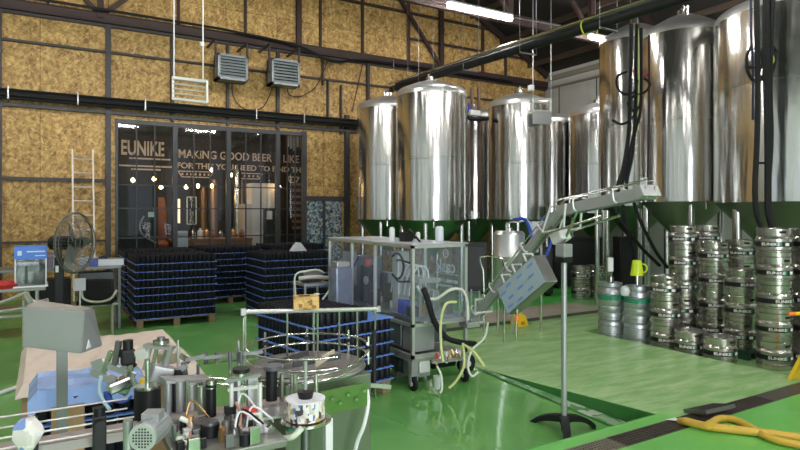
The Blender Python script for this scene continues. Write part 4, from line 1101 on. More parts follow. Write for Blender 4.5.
# lower end frame
for k in (.0, .12):
    p = A_.lerp(B_, k)
    obj('end_frame', MB().tube([p+Vector((-.11,0,-.06)), p+Vector((.09,0,-.06)), p+Vector((.09,0,.07)), p+Vector((-.11,0,.07))], .013, 8, sm=1, closed=True), WHITEMET, t)
# head plates and pole
pole = P(564, 300, 4.94)
PXo, PYo = pole.x, pole.y
obj('pole', MB().cyl((PXo,PYo,-.05),(PXo,PYo,1.40),.024,14), SATIN, t)
obj('head_block', MB().box((PXo,PYo,1.39),(.10,.10,.11),bev=.01), SATIN, t)
obj('clamp', MB().bb(PXo-.05,PXo+.05,PYo-.05,PYo+.05,1.29,1.335,bev=.01), BLACK, t)
obj('motor_box', MB().box((PXo+.0,PYo+.04,1.50),(.12,.12,.09),R=Matrix.Rotation(math.radians(-30),3,'X'),bev=.012), WHITEMET, t)
q = A_.lerp(B_, .9); obj('strut', MB().cyl((PXo,PYo,1.46), q-Vector((0,0,.03)), .012, 8), STEEL, t)
q = B_.lerp(E_, .2); obj('strut', MB().cyl((PXo,PYo,1.46), q-Vector((0,0,.03)), .012, 8), STEEL, t)
obj('strut', MB().cyl((cxv+.1,B_.y+.1,B_.z-.2), (cxv+.1,E_.y+.35,E_.z-.17), .010, 8), STEEL, t)
obj('strut', MB().cyl((cxv-.1,B_.y+.1,B_.z-.2), (cxv-.1,E_.y+.35,E_.z-.17), .010, 8), STEEL, t)
# triangular lower supports at the bend
for s in (-1, 1):
    q = B_+Vector((s*.095,0,0)); obj('bend_frame', MB().tube([q+Vector((0,.02,.05)), q+Vector((0,.12,-.18)), q+Vector((0,-.12,-.14)), q+Vector((0,-.14,.06))], .010, 8, sm=1), WHITEMET, t)
for s, e in ((-1,0),(1,0)):
    pass
obj('end_plate', MB().box(E_+Vector((0,.03,0)), (.20,.06,.085), R=Matrix.Rotation(math.radians(-25),3,'X')), SATIN, t)
obj('end_tab', MB().box(E_+Vector((0,.06,.06)), (.012,.05,.09)), WHITEMET, t)
# tripod foot (three curved black legs)
fb = Vector((PXo,PYo,-.045))
for k, a in enumerate((-.15, 2.0, 4.0)):
    d = Vector((math.cos(a), math.sin(a), 0)); nrm = Vector((-d.y, d.x, 0))
    L_ = .31; V = []; n = 8
    for i in range(n+1):
        s = i/n; w = .062*(1-.3*s); top = .07-.09*s*s*s-.03*s; h = .055*(1-.3*s)
        p = fb+d*(L_*s)+Vector((0,0,top))
        V += [p+nrm*w/1.6, p-nrm*w/1.6, p-nrm*w/1.6-Vector((0,0,h)), p+nrm*w/1.6-Vector((0,0,h))]
    Fc = []
    for i in range(n):
        for q in range(4): Fc.append((i*4+q, i*4+(q+1) % 4, (i+1)*4+(q+1) % 4, (i+1)*4+q))
    Fc += [(0,1,2,3),(n*4,n*4+1,n*4+2,n*4+3)]
    obj('foot', MB().poly(V, Fc), BLACK, t)
obj('foot_knob', MB().cyl((PXo-.1,PYo-.09,-.06),(PXo-.1,PYo-.09,-.02),.02,12), BLACK, t)
# electric cabinet with protective film, slung under the belt
mid = A_.lerp(B_, .46); d = (B_-A_).normalized()
ang = math.atan2(B_.z-A_.z, -(B_.y-A_.y))
R = Matrix.Rotation(-ang+math.radians(7), 3, 'X')
c = P(526, 285.5, 5.0)
g = obj('electric_cabinet', MB().box(c, (.13,.56,.25), R=R, bev=.006), mat('cabinet_grey',(.28,.28,.27),.3,.9), t)
n = R @ Vector((-1,0,0))
obj('film_face', MB().box(c+Vector((-.0665,0,0)), (.003,.54,.235), R=R), mat('film_blue_white', (.50,.60,.74), .22, .3), g)
for k, (dy, dz) in enumerate(((-.2,.08),(-.04,.07),(.12,.08),(.22,.05),(-.16,0),(.0,-.01),(.15,-.02),(-.1,-.08),(.06,-.09),(.2,-.08))):
    obj('film_mark', MB().box(c+R @ Vector((-.0682,dy,dz)), (.001,.075,.018), R=R), mat('film_mark_blue',(.14,.26,.55),.4), g)
for s in (-.17, .0, .17):
    b = MB(); p = c+R @ Vector((0,s,.115)); b.tube([p+R @ Vector((-.05,0,0)), p+R @ Vector((-.05,0,.09)), p+R @ Vector((.05,0,.09)), p+R @ Vector((.05,0,0))], .010, 8, sm=1)
    obj('cabinet_hanger', b, WHITEMET, t)
q = c+R @ Vector((-.02,.19,-.115)); obj('cable_gland', MB().cyl(q, q+Vector((0,0,-.05)), .016, 10), STEEL, t)
obj('red_plug', MB().cyl(q+Vector((0,0,-.05)), q+Vector((0,0,-.11)), .018, 10), ORANGE, t)

for px, Z, w_, h_, lb in ((470,12.6,.7,1.1,'added dark block deepening the shade under the tanks, left of the small steel tank'),(575,13.6,1.1,1.15,'added dark block deepening the shade under the tanks, right of the conveyor pole'),(536,12.3,.6,1.0,'added dark block deepening the shade behind the blue hoses'),(630,12.7,.6,1.2,'added dark block deepening the shade behind the banded casks')):
    c = P(px,213,Z); t = thing('shade_block', lb, 'cabinet', (c.x,c.y,0), -.5)  # dark blocks added to deepen the shade under the tanks
    obj('body', MB().box((0,0,h_/2+.03),(w_,.4,h_-.06),bev=.02), mat('shade_block_black',(.012,.013,.014),.5), t, world=False)
    obj('door', MB().box((0,-.205,h_/2+.03),(w_*.8,.01,h_*.75),bev=.003), mat('shade_block_front',(.022,.023,.025),.45), t, world=False)  # front face of the added dark block
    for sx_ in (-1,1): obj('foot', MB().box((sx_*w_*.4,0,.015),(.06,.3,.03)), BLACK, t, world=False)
# small steel tank + blue hoses + tube trolley
c = P(509, 213, 8.2); r = .215
t = thing('small_steel_tank', 'small upright steel tank behind the conveyor', 'tank', (c.x,c.y,0))
z1 = P(509, 231, 8.2).z
obj('shell', MB().lathe([(r*.3,.5),(r*.9,.55),(r,.62),(r,1.1),(r+.006,1.11),(r,1.12),(r,z1-.04),(r*.85,z1),(0,z1)], (c.x,c.y,0), 36), mat('small_tank_steel',(.62,.62,.62),.33,.8), t)
for k in range(3):
    a = k*2.1+.5; obj('leg', MB().cyl((c.x+r*.7*math.cos(a),c.y+r*.7*math.sin(a),0),(c.x+r*.7*math.cos(a),c.y+r*.7*math.sin(a),.58),.02,10), STEEL, t)
obj('top_fitting', MB().lathe([(0,0),(.05,0),(.05,.04),(.02,.05),(.02,.10),(0,.10)], (c.x,c.y,z1), 14), STEEL, t)
obj('pipe_elbow', MB().tube([(c.x-.04,c.y,z1),(c.x-.04,c.y,z1+.10),(c.x+.06,c.y-.02,z1+.13),(c.x+.12,c.y-.04,z1+.12)], .018, 8), STEEL, t)
def coil(pts, r, label, Z, m=BLUEP):
    solo('blue_hose', MB().tube([P(p[0],p[1],Z) for p in pts], r, 8), m, label, 'hose')
coil([(513,219),(524,219),(530,230),(532,250),(528,268)], .022, 'blue hose arching off the small steel tank', 8.0)
coil([(540,219),(550,220),(553,230),(550,246),(546,256)], .022, 'blue hose hanging at the back of the conveyor bend', 8.1)
coil([(519,222),(528,221),(534,235),(536,252)], .015, 'thin white and blue hose beside the arched one', 8.3, mat('pale_blue_hose',(.45,.5,.7),.4))
t = thing('pump_controls', 'pale pump control panel with red and blue buttons behind the conveyor', 'panel', P(541,300,8.5)*1.0)
t.location.z = 0; c = P(541, 229, 8.5)
obj('panel', MB().box(c,(.30,.08,.22),rz=-.5,bev=.01), mat('panel_lilac',(.50,.50,.60),.4), t)
obj('stand', MB().cyl((c.x,c.y,0),(c.x,c.y,c.z-.1),.02,8), STEEL, t)
for k, (dx, m_) in enumerate(((-.06,RED),(.0,RED),(.06,BLUEP))):
    obj('button', MB().cyl(P(538+3.5*k,227,8.44), P(538+3.5*k,227,8.40), .018, 8), m_, t)
t = thing('tube_trolley', 'bare bent steel tube trolley left of the small steel tank', 'trolley', G(492,318))
Zt = 7.8
obj('frame', MB().tube([P(484,300,Zt),P(483,270,Zt),P(480,257,Zt),P(503,259,Zt),P(504,280,Zt),P(504,304,Zt)], .014, 8, sm=2), STEEL, t)
b0 = P(484,300,Zt); b1 = P(504,304,Zt)
obj('leg', MB().cyl((b0.x,b0.y,0),b0,.014,8), STEEL, t); obj('leg', MB().cyl((b1.x,b1.y,0),b1,.014,8), STEEL, t)
c = G(519, 326)
t = thing('yellow_chock', 'yellow plastic block on the floor under the film-covered cabinet', 'block', c)
obj('block', MB().prism([(-.12,0),(.14,0),(.08,.16),(-.02,.21),(-.10,.13)], -.06, .06), YEL, t, world=False)
obj('slot', MB().box((.02,-.061,.05),(.07,.003,.05)), mat('dark_yellow',(.4,.22,.01),.5), t, world=False)

# ================= DRAIN =================
GR = mat('grate_steel', (.10,.085,.07), .5, .5, vary=.3, vscale=20)
GRL = mat('grate_steel_light', (.30,.27,.22), .45, .6)
for k in range(11):
    x0 = -5.46+1.013*k
    if x0 > 9.0: break
    light = (k == 8) or x0 < 3.0
    b = MB(); 
    b.bb(x0+.004,x0+1.009,DY0+.002,DY0+.012,-.03,0); b.bb(x0+.004,x0+1.009,DY1-.012,DY1-.002,-.03,0)
    b.bb(x0+.004,x0+.014,DY0+.012,DY1-.012,-.03,0); b.bb(x0+.999,x0+1.009,DY0+.012,DY1-.012,-.03,0)
    n = 34
    for i in range(n): b.bb(x0+.014+.985*(i+.35)/n, x0+.014+.985*(i+.35)/n+.008, DY0+.012, DY1-.012, -.025, -.003)
    for i in range(1, 6): y = DY0+(DY1-DY0)*i/6; b.bb(x0+.014,x0+.999,y-.003,y+.003,-.022,-.004)
    if not (-5.46+1.013*9-.01 < x0 < 3): pass
    o = solo('drain_grate', b, GRL if light else GR, 'steel drain cover, %s' % ('pale latticed one at the corner of the sump' if abs(x0-2.644)<.1 else 'dark one where the yellow hose starts' if abs(x0-3.657)<.1 else 'dark one under the middle of the bright floor edge' if abs(x0-4.67)<.1 else 'dark one before the floor sign' if abs(x0-5.683)<.1 else 'outside the view'), 'drain cover', 'drain covers in the channel')
for k in (9, 10, 11, 12, 13, 14):
    x0 = -5.46+1.013*k
    if k >= 11 and x0 < 12.5:
        b = MB(); b.bb(x0+.004,x0+1.009,DY0+.002,DY1-.002,-.03,-.002)
        solo('drain_grate', b, GR, 'dark drain cover beyond the floor sign, %s' % ('nearer' if k == 11 else 'farther'), 'drain cover', 'drain covers in the channel')
q = G(700, 412, 0.03)
b = MB(); R = Matrix.Rotation(-.25, 3, 'X') @ Matrix.Rotation(-.15, 3, 'Z')
c = Vector((4.84, 2.97, .045))
b.box(c+R @ Vector((0,-.11,0)), (.34,.012,.03), R=R); b.box(c+R @ Vector((0,.11,0)), (.34,.012,.03), R=R)
b.box(c+R @ Vector((-.165,0,0)), (.012,.22,.03), R=R); b.box(c+R @ Vector((.165,0,0)), (.012,.22,.03), R=R)
for i in range(8): b.box(c+R @ Vector((-.135+.039*i,0,.0)), (.008,.21,.026), R=R)
solo('loose_grate', b, mat('grate_dark',(.16,.15,.15),.4,.6), 'short loose grate lying askew on the channel beside the yellow hose', 'drain cover')
c = G(677, 421)
b = MB(); b.poly([(c.x-.07,c.y+.06,.006),(c.x+.05,c.y+.05,.006),(c.x+.02,c.y-.05,.006),(c.x-.01,c.y+.01,.02)], [(0,1,3),(1,2,3),(0,3,2)])
solo('paper_scrap', b, PALE, 'torn white paper scrap on the dark drain cover', 'paper')
def G2(px, py, z): return G(px, py, z)
b = MB(); b.tube([G(679,422,-.02)+Vector((0,0,0)), G(686,421.5,.035), G(705,426,.035), G(730,429,.035), G(765,433,.035), G(800,437.5,.035), G(840,441,.035), G(900,446,.035)], .032, 12)
solo('yellow_hose', b, YHOSE, 'thick yellow hose coming up from the drain and running right', 'hose')
b = MB(); b.tube([G(708,425,.09), G(720,418.5,.03), G(735,420,.03), G(748,426,.035)+Vector((0,-.0,0)), G(770,438,.03), G(800,445,.03), G(850,452,.03)], .028, 12)
solo('yellow_hose', b, YHOSE, 'second yellow hose looping under the first by the loose grate', 'hose')
# far trench
b = MB()
b.bb(4.9,12.5,6.96,7.14,-.01,.003)
trim(b, mat('trench_cover',(.06,.055,.045),.6,.2))
# wet floor sign
c = G(787, 379)
t = thing('floor_sign', 'yellow folding floor sign beside the front keg tower', 'sign', (6.75, 3.02, 0))
base = G(786.5, 379)
def signpanel(s, m):
    b = MB(); R = Matrix.Rotation(s*.28, 3, 'Y'); cx = base.x+.17+s*.085
    b.box((base.x+.20+s*(-.10)+0, base.y, .29), (.012,.30,.60), R=R); return b
b = MB(); x0 = base.x+.02; y0 = base.y
def leg(xa, xb, ya): return MB().beam((xa, ya, .01), (xb, ya, .52), .03, .02)
obj('leaf', MB().prism([(0,0),(.035,0),(.29,.56),(.28,.60),(.262,.60)], -.14, .14), YEL, t, world=False)
obj('leaf', MB().prism([(.56,0),(.525,0),(.285,.55),(.285,.60),(.30,.60)], -.14, .14), YEL, t, world=False)
t.location = (base.x+.15, base.y, 0); t.rotation_euler = (0,0,-PI/2)
a = P(788, 314, 5.9)
t = thing('barrier_bar', 'yellow bar with orange tip sticking in from the right edge', 'bar', (a.x+.7, a.y-.35, 0))
e = Vector((a.x+.9, a.y-.45, a.z+.03))
obj('bar', MB().cyl(a+(e-a)*.07, e, .018, 10), YEL, t); obj('tip', MB().cyl(a, a+(e-a)*.07, .019, 10, r2=.020), ORANGE, t)
obj('stand', MB().cyl((e.x,e.y,0),(e.x,e.y,e.z+.02),.02,10).cyl((e.x,e.y,0),(e.x,e.y,.03),.14,20), BLACK, t)

# ================= LEFT BACK: fan, ladder, bench =================
c = P(75, 243, 6.4); px0 = P(64, 270, 6.3)
t = thing('pedestal_fan', 'black pedestal fan with round wire cage before the chipboard wall', 'fan', (px0.x, px0.y, 0))
fr_ = Matrix.Rotation(math.radians(-33), 3, 'Z') @ Matrix.Rotation(PI/2, 3, 'X')   # axis roughly facing the tanks side
ax = (Vector((math.cos(math.radians(10)), math.sin(math.radians(10)), 0))*.75+Vector((0,-.66,0))).normalized()
fr_ = ax.to_track_quat('Z', 'Y').to_matrix()
b = MB(); Rf = .325
def ringpts(r, off, n=28): return [c+fr_ @ Vector((r*math.cos(k*2*PI/n), r*math.sin(k*2*PI/n), off)) for k in range(n)]
for r, off in ((Rf,0),(Rf*.98,.03),(Rf*.75,.085),(Rf*.75,-.075),(Rf*.45,.10),(Rf*.45,-.09),(Rf*.2,.10)):
    b.tube(ringpts(r, off), .004 if r < Rf else .009, 5, sm=1, closed=True)
for k in range(48):
    a = k*2*PI/48; u = Vector((math.cos(a), math.sin(a), 0))
    for sg in (1, -1):
        b.tube([c+fr_ @ (u*.06+Vector((0,0,.10*sg))), c+fr_ @ (u*Rf*.5+Vector((0,0,.095*sg))), c+fr_ @ (u*Rf*.8+Vector((0,0,.07*sg))), c+fr_ @ (u*Rf)], .0022, 4, sm=1)
obj('cage', b, mat('cage_grey',(.16,.16,.15),.4,.6), t)
b = MB()
for k in range(3):
    a = k*2*PI/3; V = []
    for s in range(6):
        rr = .05+.24*s/5; w = .05+.09*math.sin(PI*min(1, s/5+.15)); 
        for sg in (-1, 1):
            aa = a+sg*w/rr*.5; V.append(c+fr_ @ Vector((rr*math.cos(aa), rr*math.sin(aa), sg*.022)))
    b.poly(V, [(2*s, 2*s+1, 2*s+3, 2*s+2) for s in range(5)])
bl = obj('blades', b, mat('blade_grey',(.16,.17,.16),.4,.2), t); sm = bl.modifiers.new('s','SOLIDIFY'); sm.thickness = .004
obj('hub', MB().cyl(c-ax*.03, c+ax*.06, .05, 18), BLACK, t)
obj('motor', MB().cyl(c-ax*.26, c-ax*.06, .075, 20), BLACK, t)
obj('motor_cap', MB().cyl(c-ax*.28, c-ax*.26, .03, 14), WHITE, t)
hub = c-ax*.18
obj('neck', MB().cyl(hub-Vector((0,0,.05)), (hub.x, hub.y, 1.18), .03, 12), BLACK, t)
obj('pole', MB().bb(hub.x-.045, hub.x+.045, hub.y-.04, hub.y+.04, .05, 1.22, bev=.01), BLACK, t)
obj('switch_plate', MB().box((hub.x-.02, hub.y-.042, 1.1), (.03,.004,.07)), PALE, t)
obj('base', MB().lathe([(0,0),(.25,0),(.25,.02),(.06,.05),(0,.05)], (hub.x,hub.y,0), 28), BLACK, t)
t.location = (hub.x, hub.y, 0)
for ch in KIDS(t): ch.data.transform(Matrix.Translation((px0.x-hub.x, px0.y-hub.y, 0)))
# ladder
lx0, lx1 = pxX(72.5)*.985, pxX(93)*.985
t = thing('aluminium_ladder', 'tall pale ladder leaning on the chipboard wall behind the fan', 'ladder', ((lx0+lx1)/2, 13.0, 0))
for x in (lx0, lx1): obj('stile', MB().beam((x,13.0,0),(x,13.66,2.98),.03,.06), mat('ladder_pale',(.72,.66,.60),.4,.4), t)
for k in range(10):
    s = .08+.095*k
    obj('rung', MB().cyl((lx0,13.0+.66*s,2.98*s),(lx1,13.0+.66*s,2.98*s),.016,8), mat('ladder_pale',(.72,.66,.60),.4,.4), t)
# work bench
b0, b1 = AY(-30, 270, 9.6), AY(119, 270, 9.6)
t = thing('work_bench', 'long steel work bench along the wall behind the fan', 'bench', ((b0.x+b1.x)/2, 9.9, 0))
bz = .93; xA, xB = -2.2, 1.0
obj('worktop', MB().bb(xA,xB,9.6,10.2,bz-.04,bz,bev=.005), mat('bench_top',(.22,.23,.24),.4,.6), t)
obj('shelf', MB().bb(xA+.05,xB-.05,9.65,10.15,.35,.38), SATIN, t)
for x in (xA+.03, -.6, xB-.03):
    for y in (9.63, 10.17): obj('leg', MB().cyl((x,y,0),(x,y,bz-.04),.022,8), SATIN, t)
# blue-headed display case on nearer table
t = thing('small_table', 'pale tubular table carrying the blue-topped case at the left edge', 'table', (-.55, 7.6, 0))
obj('tabletop', MB().bb(-1.5,.03,7.45,7.95,.87,.90,bev=.005), mat('table_grey',(.30,.32,.30),.5,.3), t)
for x in (-1.4,-.05):
    for y in (7.5,7.9): obj('leg', MB().cyl((x,y,0),(x,y,.87),.018,8), ALU, t)
p0, p1 = AY(14, 246, 7.55), AY(47, 284, 7.55)
t = thing('display_case', 'clear tank-like case with bright blue header on the tubular table', 'case', ((p0.x+p1.x)/2, 7.7, .90))
obj('header', MB().bb(p0.x,p1.x,7.55,7.90,p0.z-.15,p0.z-.01,bev=.004), mat('header_blue',(.06,.22,.80),.4), t)
b = MB(); b.text('AQUA', .085, .002, Matrix.Translation(((p0.x+p1.x)/2, 7.545, p0.z-.075)) @ Matrix.Rotation(PI/2,4,'X'))
b = MB(); b.box((p0.x+.05,7.547,p0.z-.08),(.04,.004,.05)); b.box((p0.x+.20,7.547,p0.z-.065),(.17,.004,.015)); b.box((p0.x+.24,7.547,p0.z-.11),(.10,.004,.010))
obj('header_mark', b, mat('pale_sky',(.55,.75,.95),.4), t)
obj('case_glass', MB().bb(p0.x+.01,p1.x-.01,7.56,7.57,.92,p0.z-.15), GLASS, t)
obj('case_back', MB().bb(p0.x+.01,p1.x-.01,7.86,7.88,.91,p0.z-.15), voronoi_mat('case_dark',[(.05,.08,.07),(.12,.18,.15),(.03,.03,.04),(.20,.26,.22)],7,.3), t)
b = MB(); 
for x in (p0.x+.005, p1.x-.015): b.bb(x,x+.012,7.55,7.9,.90,p0.z-.14)
obj('case_frame', b, SATIN, t)
obj('case_base', MB().bb(p0.x-.01,p1.x+.01,7.53,7.92,.90,.915), WHITEMET, t)
p = AY(5,288,7.6); solo('red_pouch', MB().lathe([(0,0),(.10,0),(.12,.04),(.08,.08),(0,.09)], (p.x,7.6,.90), 14), RED, 'red cloth pouch on the table at the left edge', 'pouch')
p = P(1,270,7.2); solo('black_ring', MB().tube([(p.x,7.7+.09*math.cos(k*PI/4),1.17+.11*math.sin(k*PI/4)) for k in range(8)], .018, 8, closed=True), BLACK, 'black round frame cut by the left edge', 'frame')
# clutter on bench
def item(px, py, w, h, d, m_, name, label, cat, Y=9.75, shape='box'):
    p = AY(px, py, Y)
    if shape == 'box': b = MB().bb(p.x-w/2, p.x+w/2, Y-d/2, Y+d/2, bz, bz+h, bev=.006)
    elif shape == 'cyl': b = MB().lathe([(0,0),(w/2,0),(w/2,h*.7),(w*.3,h*.8),(w*.3,h),(0,h)], (p.x,Y,bz), 16)
    else: b = MB().lathe([(w*.3,-d/2),(w/2,-d/2),(w/2,d/2),(w*.3,d/2),(w*.3,-d/2)], (p.x,Y,bz+w/2), 20, R=Matrix.Rotation(PI/2,3,'X'))
    return solo(name, b, m_, label, cat)
item(97, 270, .22, .11, .2, BLUEP, 'blue_box', 'small deep blue box on the bench right of the fan', 'box')
item(103, 263, .14, .14, .04, BLACK, 'tape_roll', 'black tape roll standing upright on the bench', 'tape', shape='ring')
item(85, 270, .16, .15, .15, mat('pale_violet',(.5,.5,.58),.5), 'plastic_jug', 'pale jug on the bench beside the small blue box', 'jug', shape='cyl')
item(110, 270, .34, .10, .3, SATIN, 'steel_tray', 'flat steel tray at the right end of the bench', 'tray')
item(51, 268, .10, .22, .1, mat('purple_grey',(.25,.22,.30),.5), 'spray_bottle', 'dull violet spray bottle left of the fan pole', 'bottle', shape='cyl')
item(56, 270, .10, .17, .1, PALE, 'spray_bottle', 'white spray bottle next to the dull violet one', 'bottle', shape='cyl')
for i, (x, w_, h_, m_, lb) in enumerate(((-1.6,.5,.40,BLACK,'black crate under the bench, far left'),(-.9,.45,.45,mat('crate_grey',(.14,.15,.17),.5),'dark grey crate under the bench'),(.1,.5,.42,BLACK,'black crate under the bench behind the fan pole'),(.68,.45,.5,mat('crate_grey'),'dark crate under the right end of the bench'))):
    solo('storage_crate', MB().bb(x-w_/2,x+w_/2,9.72,10.1,.38,.38+h_*.9,bev=.01), m_, lb, 'crate')
# black chair-like frame seat
c = P(97, 292, 8.2)
t = thing('office_chair', 'black padded chair with curved pale arm frame below the bench', 'chair', (c.x,c.y,0))
obj('backrest', MB().box((c.x,c.y,c.z+.03),(.42,.06,.30),rz=-.3,bev=.025), BLACK, t)
obj('seat', MB().box((c.x+.02,c.y+.22,.46),(.44,.44,.07),rz=-.3,bev=.025), BLACK, t)
obj('arm_frame', MB().tube([P(82,284,7.9),P(83,298,7.85),P(96,302,7.8),P(110,299,7.85),P(117,290,7.9)], .016, 8), mat('pale_frame',(.55,.50,.42),.4,.3), t)
for dx, dy in ((-.18,.04),(.2,.04),(-.16,.42),(.22,.42)): obj('leg', MB().cyl((c.x+dx,c.y+dy,0),(c.x+dx,c.y+dy,.43),.014,8), mat('pale_frame',(.55,.50,.42),.4,.3), t)
p = P(80,283,7.7); solo('white_cloth', MB().bb(p.x-.065,p.x+.065,p.y-.012,p.y+.012,p.z-.10,p.z+.06,bev=.005).cyl((p.x,p.y,0),(p.x,p.y,p.z-.09),.010,6), mat('white_rag',(.70,.72,.78),.7), 'white rag hung on a thin stand right of the fan pole', 'cloth')
# bent tubes at left
t = thing('tube_rack', 'low rack of bent pale steel tubes at the left edge', 'rack', (-.35, 6.9, 0))
Zq = 6.9
for pts in ([(-12,305),(0,303),(14,298),(26,293)], [(24,292),(30,303),(40,312),(52,318)], [(26,293),(34,302),(48,300)], [(-12,318),(10,317),(25,316)], [(-12,312),(8,311),(24,308)]):
    obj('tube', MB().tube([P(a_, b_, Zq) for a_, b_ in pts], .022, 8, sm=4), ALU, t)
for px in (-8, 24):
    q = P(px, 300, Zq); obj('leg', MB().cyl((q.x,q.y,0),(q.x,q.y,q.z),.02,8), ALU, t)
a = P(-14,332,5.4); e = P(26,329,5.4); t = thing('floor_tube', 'thin white tube lying low at the left edge', 'tube', (a.x,a.y,0))
obj('tube', MB().cyl((a.x,a.y,.02),(e.x+.3,e.y+.9,.02),.02,8), WHITE, t)

# ================= LABELLING LINE (foreground) =================
t = thing('labelling_machine', 'stainless bottle labelling machine with conveyor and guide rails in the foreground', 'machine', (.6, 2.6, 0))
BZ = .855
obj('conveyor_bed', MB().bb(-1.6,.98,2.53,2.64,BZ-.03,BZ-.01), SATIN, t)
obj('belt', MB().bb(-1.6,.98,2.54,2.63,BZ-.01,BZ), mat('chain_pale',(.36,.30,.28),.6), t)
obj('side_plate', MB().bb(-1.6,.98,2.52,2.527,BZ-.035,BZ+.0), mat('plate_pink',(.38,.34,.33),.5,.3), t)
for y, z in ((2.47,.922),(2.47,.885),(2.68,.935),(2.68,.895)):
    obj('guide_rail', MB().cyl((-1.6,y,z),(.30,y,z),.0038,8), mat('rail_white',(.62,.58,.58),.35,.4), t)
for x in (-.034, .18):
    g = obj('rail_clamp', MB().bb(x-.022,x+.022,2.43,2.47,BZ-.14,.955,bev=.004), BLACK, t)
    obj('clamp_knob', MB().cyl((x,2.43,.93),(x,2.40,.93),.018,12), BLACK, g)
    obj('clamp_knob', MB().cyl((x,2.45,.955),(x,2.45,.985),.02,12), BLACK, g)
    obj('clamp_rod', MB().cyl((x,2.45,.91),(x,2.70,.91),.007,8), STEEL, g)
    obj('bolt', MB().cyl((x,2.43,BZ-.09),(x,2.424,BZ-.09),.009,8), STEEL, g)
for x in (-1.4,-.25,.5): obj('conveyor_leg', MB().bb(x-.025,x+.025,2.55,2.60,0,BZ-.1), SATIN, t)
# machine table
TZ = .84
obj('machine_table', MB().bb(.40,.80,2.16,2.50,TZ-.03,TZ,bev=.005), mat('table_olive',(.22,.23,.20),.4,.7), t)
obj('machine_body', MB().bb(.44,.76,2.20,2.46,.10,TZ-.03), mat('body_green_steel',(.30,.36,.28),.28,.8), t)
for x in (.48,.72):
    for y in (2.24,2.42): obj('foot', MB().cyl((x,y,0),(x,y,.10),.03,10), DSTEEL, t)
# black drive roller
def V_(px, y0, y1, Z, r, m, nm='post', seg=14, par=None):
    a = P(px, y1, Z); b_ = P(px, y0, Z); return obj(nm, MB().cyl(a, b_, r, seg), m, par or t)
g = V_(147.5, 388, 416, 2.45, .052, BLACK, 'drive_roller', 24)
V_(147.5, 385, 388, 2.45, .045, STEEL, 'roller_cap', 24)
V_(147.5, 360, 385, 2.45, .010, STEEL, 'spindle')
V_(147.5, 416, 440, 2.45, .02, STEEL, 'spindle')
# motor
mc = P(147, 434, 2.05)
dcam = Vector((-SA,-CA,0)); 
g = obj('motor', MB().cyl(mc-dcam*.11, mc+dcam*.03, .044, 24).box(mc-dcam*.05+Vector((0,0,.044)), (.06,.06,.035), rz=-.5), mat('motor_grey',(.42,.44,.45),.4,.5), t)
b = MB(); side = Vector((CA,-SA,0)); q0 = mc+dcam*.032
b.cyl(q0-dcam*.004, q0+dcam*.006, .046, 24)
obj('fan_cover', b, mat('motor_light',(.55,.57,.57),.4,.4), g)
b = MB()
for i in range(-3, 4):
    for j in range(-3, 4):
        if i*i+j*j <= 10: b.box(q0+dcam*.007+side*i*.010+Vector((0,0,j*.010)), (.005,.003,.005), rz=-math.radians(31))
obj('vent_holes', b, BLACK, g)
for k in range(10):
    a = k*PI/5; b = MB(); dv = side*math.cos(a)+Vector((0,0,math.sin(a)))
    b.beam(mc-dcam*.10+dv*.046, mc+dcam*.01+dv*.046, .004, .006); obj('cooling_fin', b, mat('motor_grey'), g)
V_(128, 420, 450, 2.1, .016, SATIN, 'bracket'); 
# tilted applicator head
def barp(pxa, pya, pxb, pyb, Z, w, h, m, nm='arm', Zb=None):
    return obj(nm, MB().beam(P(pxa,pya,Z), P(pxb,pyb,Zb or Z), w*.6, h*.8), m, t)
Zh = 2.7
barp(92,371,116,381,Zh,.06,.035,SATIN,'adjuster_plate'); barp(96,360,101,374,Zh,.02,.06,SATIN,'adjuster_plate')
barp(111,351,104,372,Zh,.04,.022,STEEL); barp(119,341,115,364,Zh,.035,.03,DSTEEL); barp(100,362,135,376,Zh,.03,.03,SATIN)
barp(105,376,130,386,Zh,.05,.03,DSTEEL); barp(134,352,128,384,Zh,.03,.025,STEEL); barp(122,366,136,386,Zh,.025,.03,SATIN)
barp(116,352,136,366,Zh,.02,.02,BLACK); barp(108,384,128,392,Zh,.05,.04,STEEL)
V_(128, 340, 352, Zh, .022, BLACK, 'knob'); V_(128, 352, 362, Zh, .016, BLACK, 'knob'); obj('sensor', MB().box(P(128,357,Zh),(.06,.05,.07),bev=.01), BLACK, t)
V_(126, 344, 380, Zh+.05, .012, STEEL, 'spindle')
barp(145,345,174,348,Zh,.07,.018,SATIN,'bridge_plate'); V_(161, 340, 343.5, Zh, .035, STEEL, 'disc'); V_(161, 337, 340, Zh, .018, DSTEEL, 'knob')
barp(150,348,144,370,Zh,.018,.022,SATIN); barp(157,348,152,368,Zh,.015,.02,STEEL); barp(171,349,162,378,Zh,.018,.022,SATIN); barp(166,350,158,372,Zh,.012,.015,STEEL)
barp(137,356,148,352,Zh,.05,.06,mat('plate_glare',(.74,.72,.70),.3,.4),'bracket'); V_(150, 364, 372, Zh, .022, DSTEEL, 'knob')
obj('gearbox', MB().box(P(162,374,Zh),(.10,.08,.075),R=Matrix.Rotation(.3,3,'Y'),bev=.01), SATIN, t)
obj('gearbox', MB().box(P(120,384,Zh),(.10,.08,.05),R=Matrix.Rotation(-.3,3,'Y'),bev=.01), STEEL, t)
obj('sensor', MB().box(P(143,383,Zh),(.03,.03,.045),bev=.005), YEL, t)
obj('sensor', MB().box(P(151,382,Zh),(.035,.03,.04),bev=.005), mat('sensor_blue',(.15,.3,.75),.4), t)
V_(108,392,405,Zh,.018,BLUEP,'sensor')
obj('air_hose', MB().tube([P(101,376,2.6),P(99,390,2.6),P(104,402,2.6),P(110,410,2.6)], .008, 8), mat('pale_blue',(.45,.6,.75),.3), t)
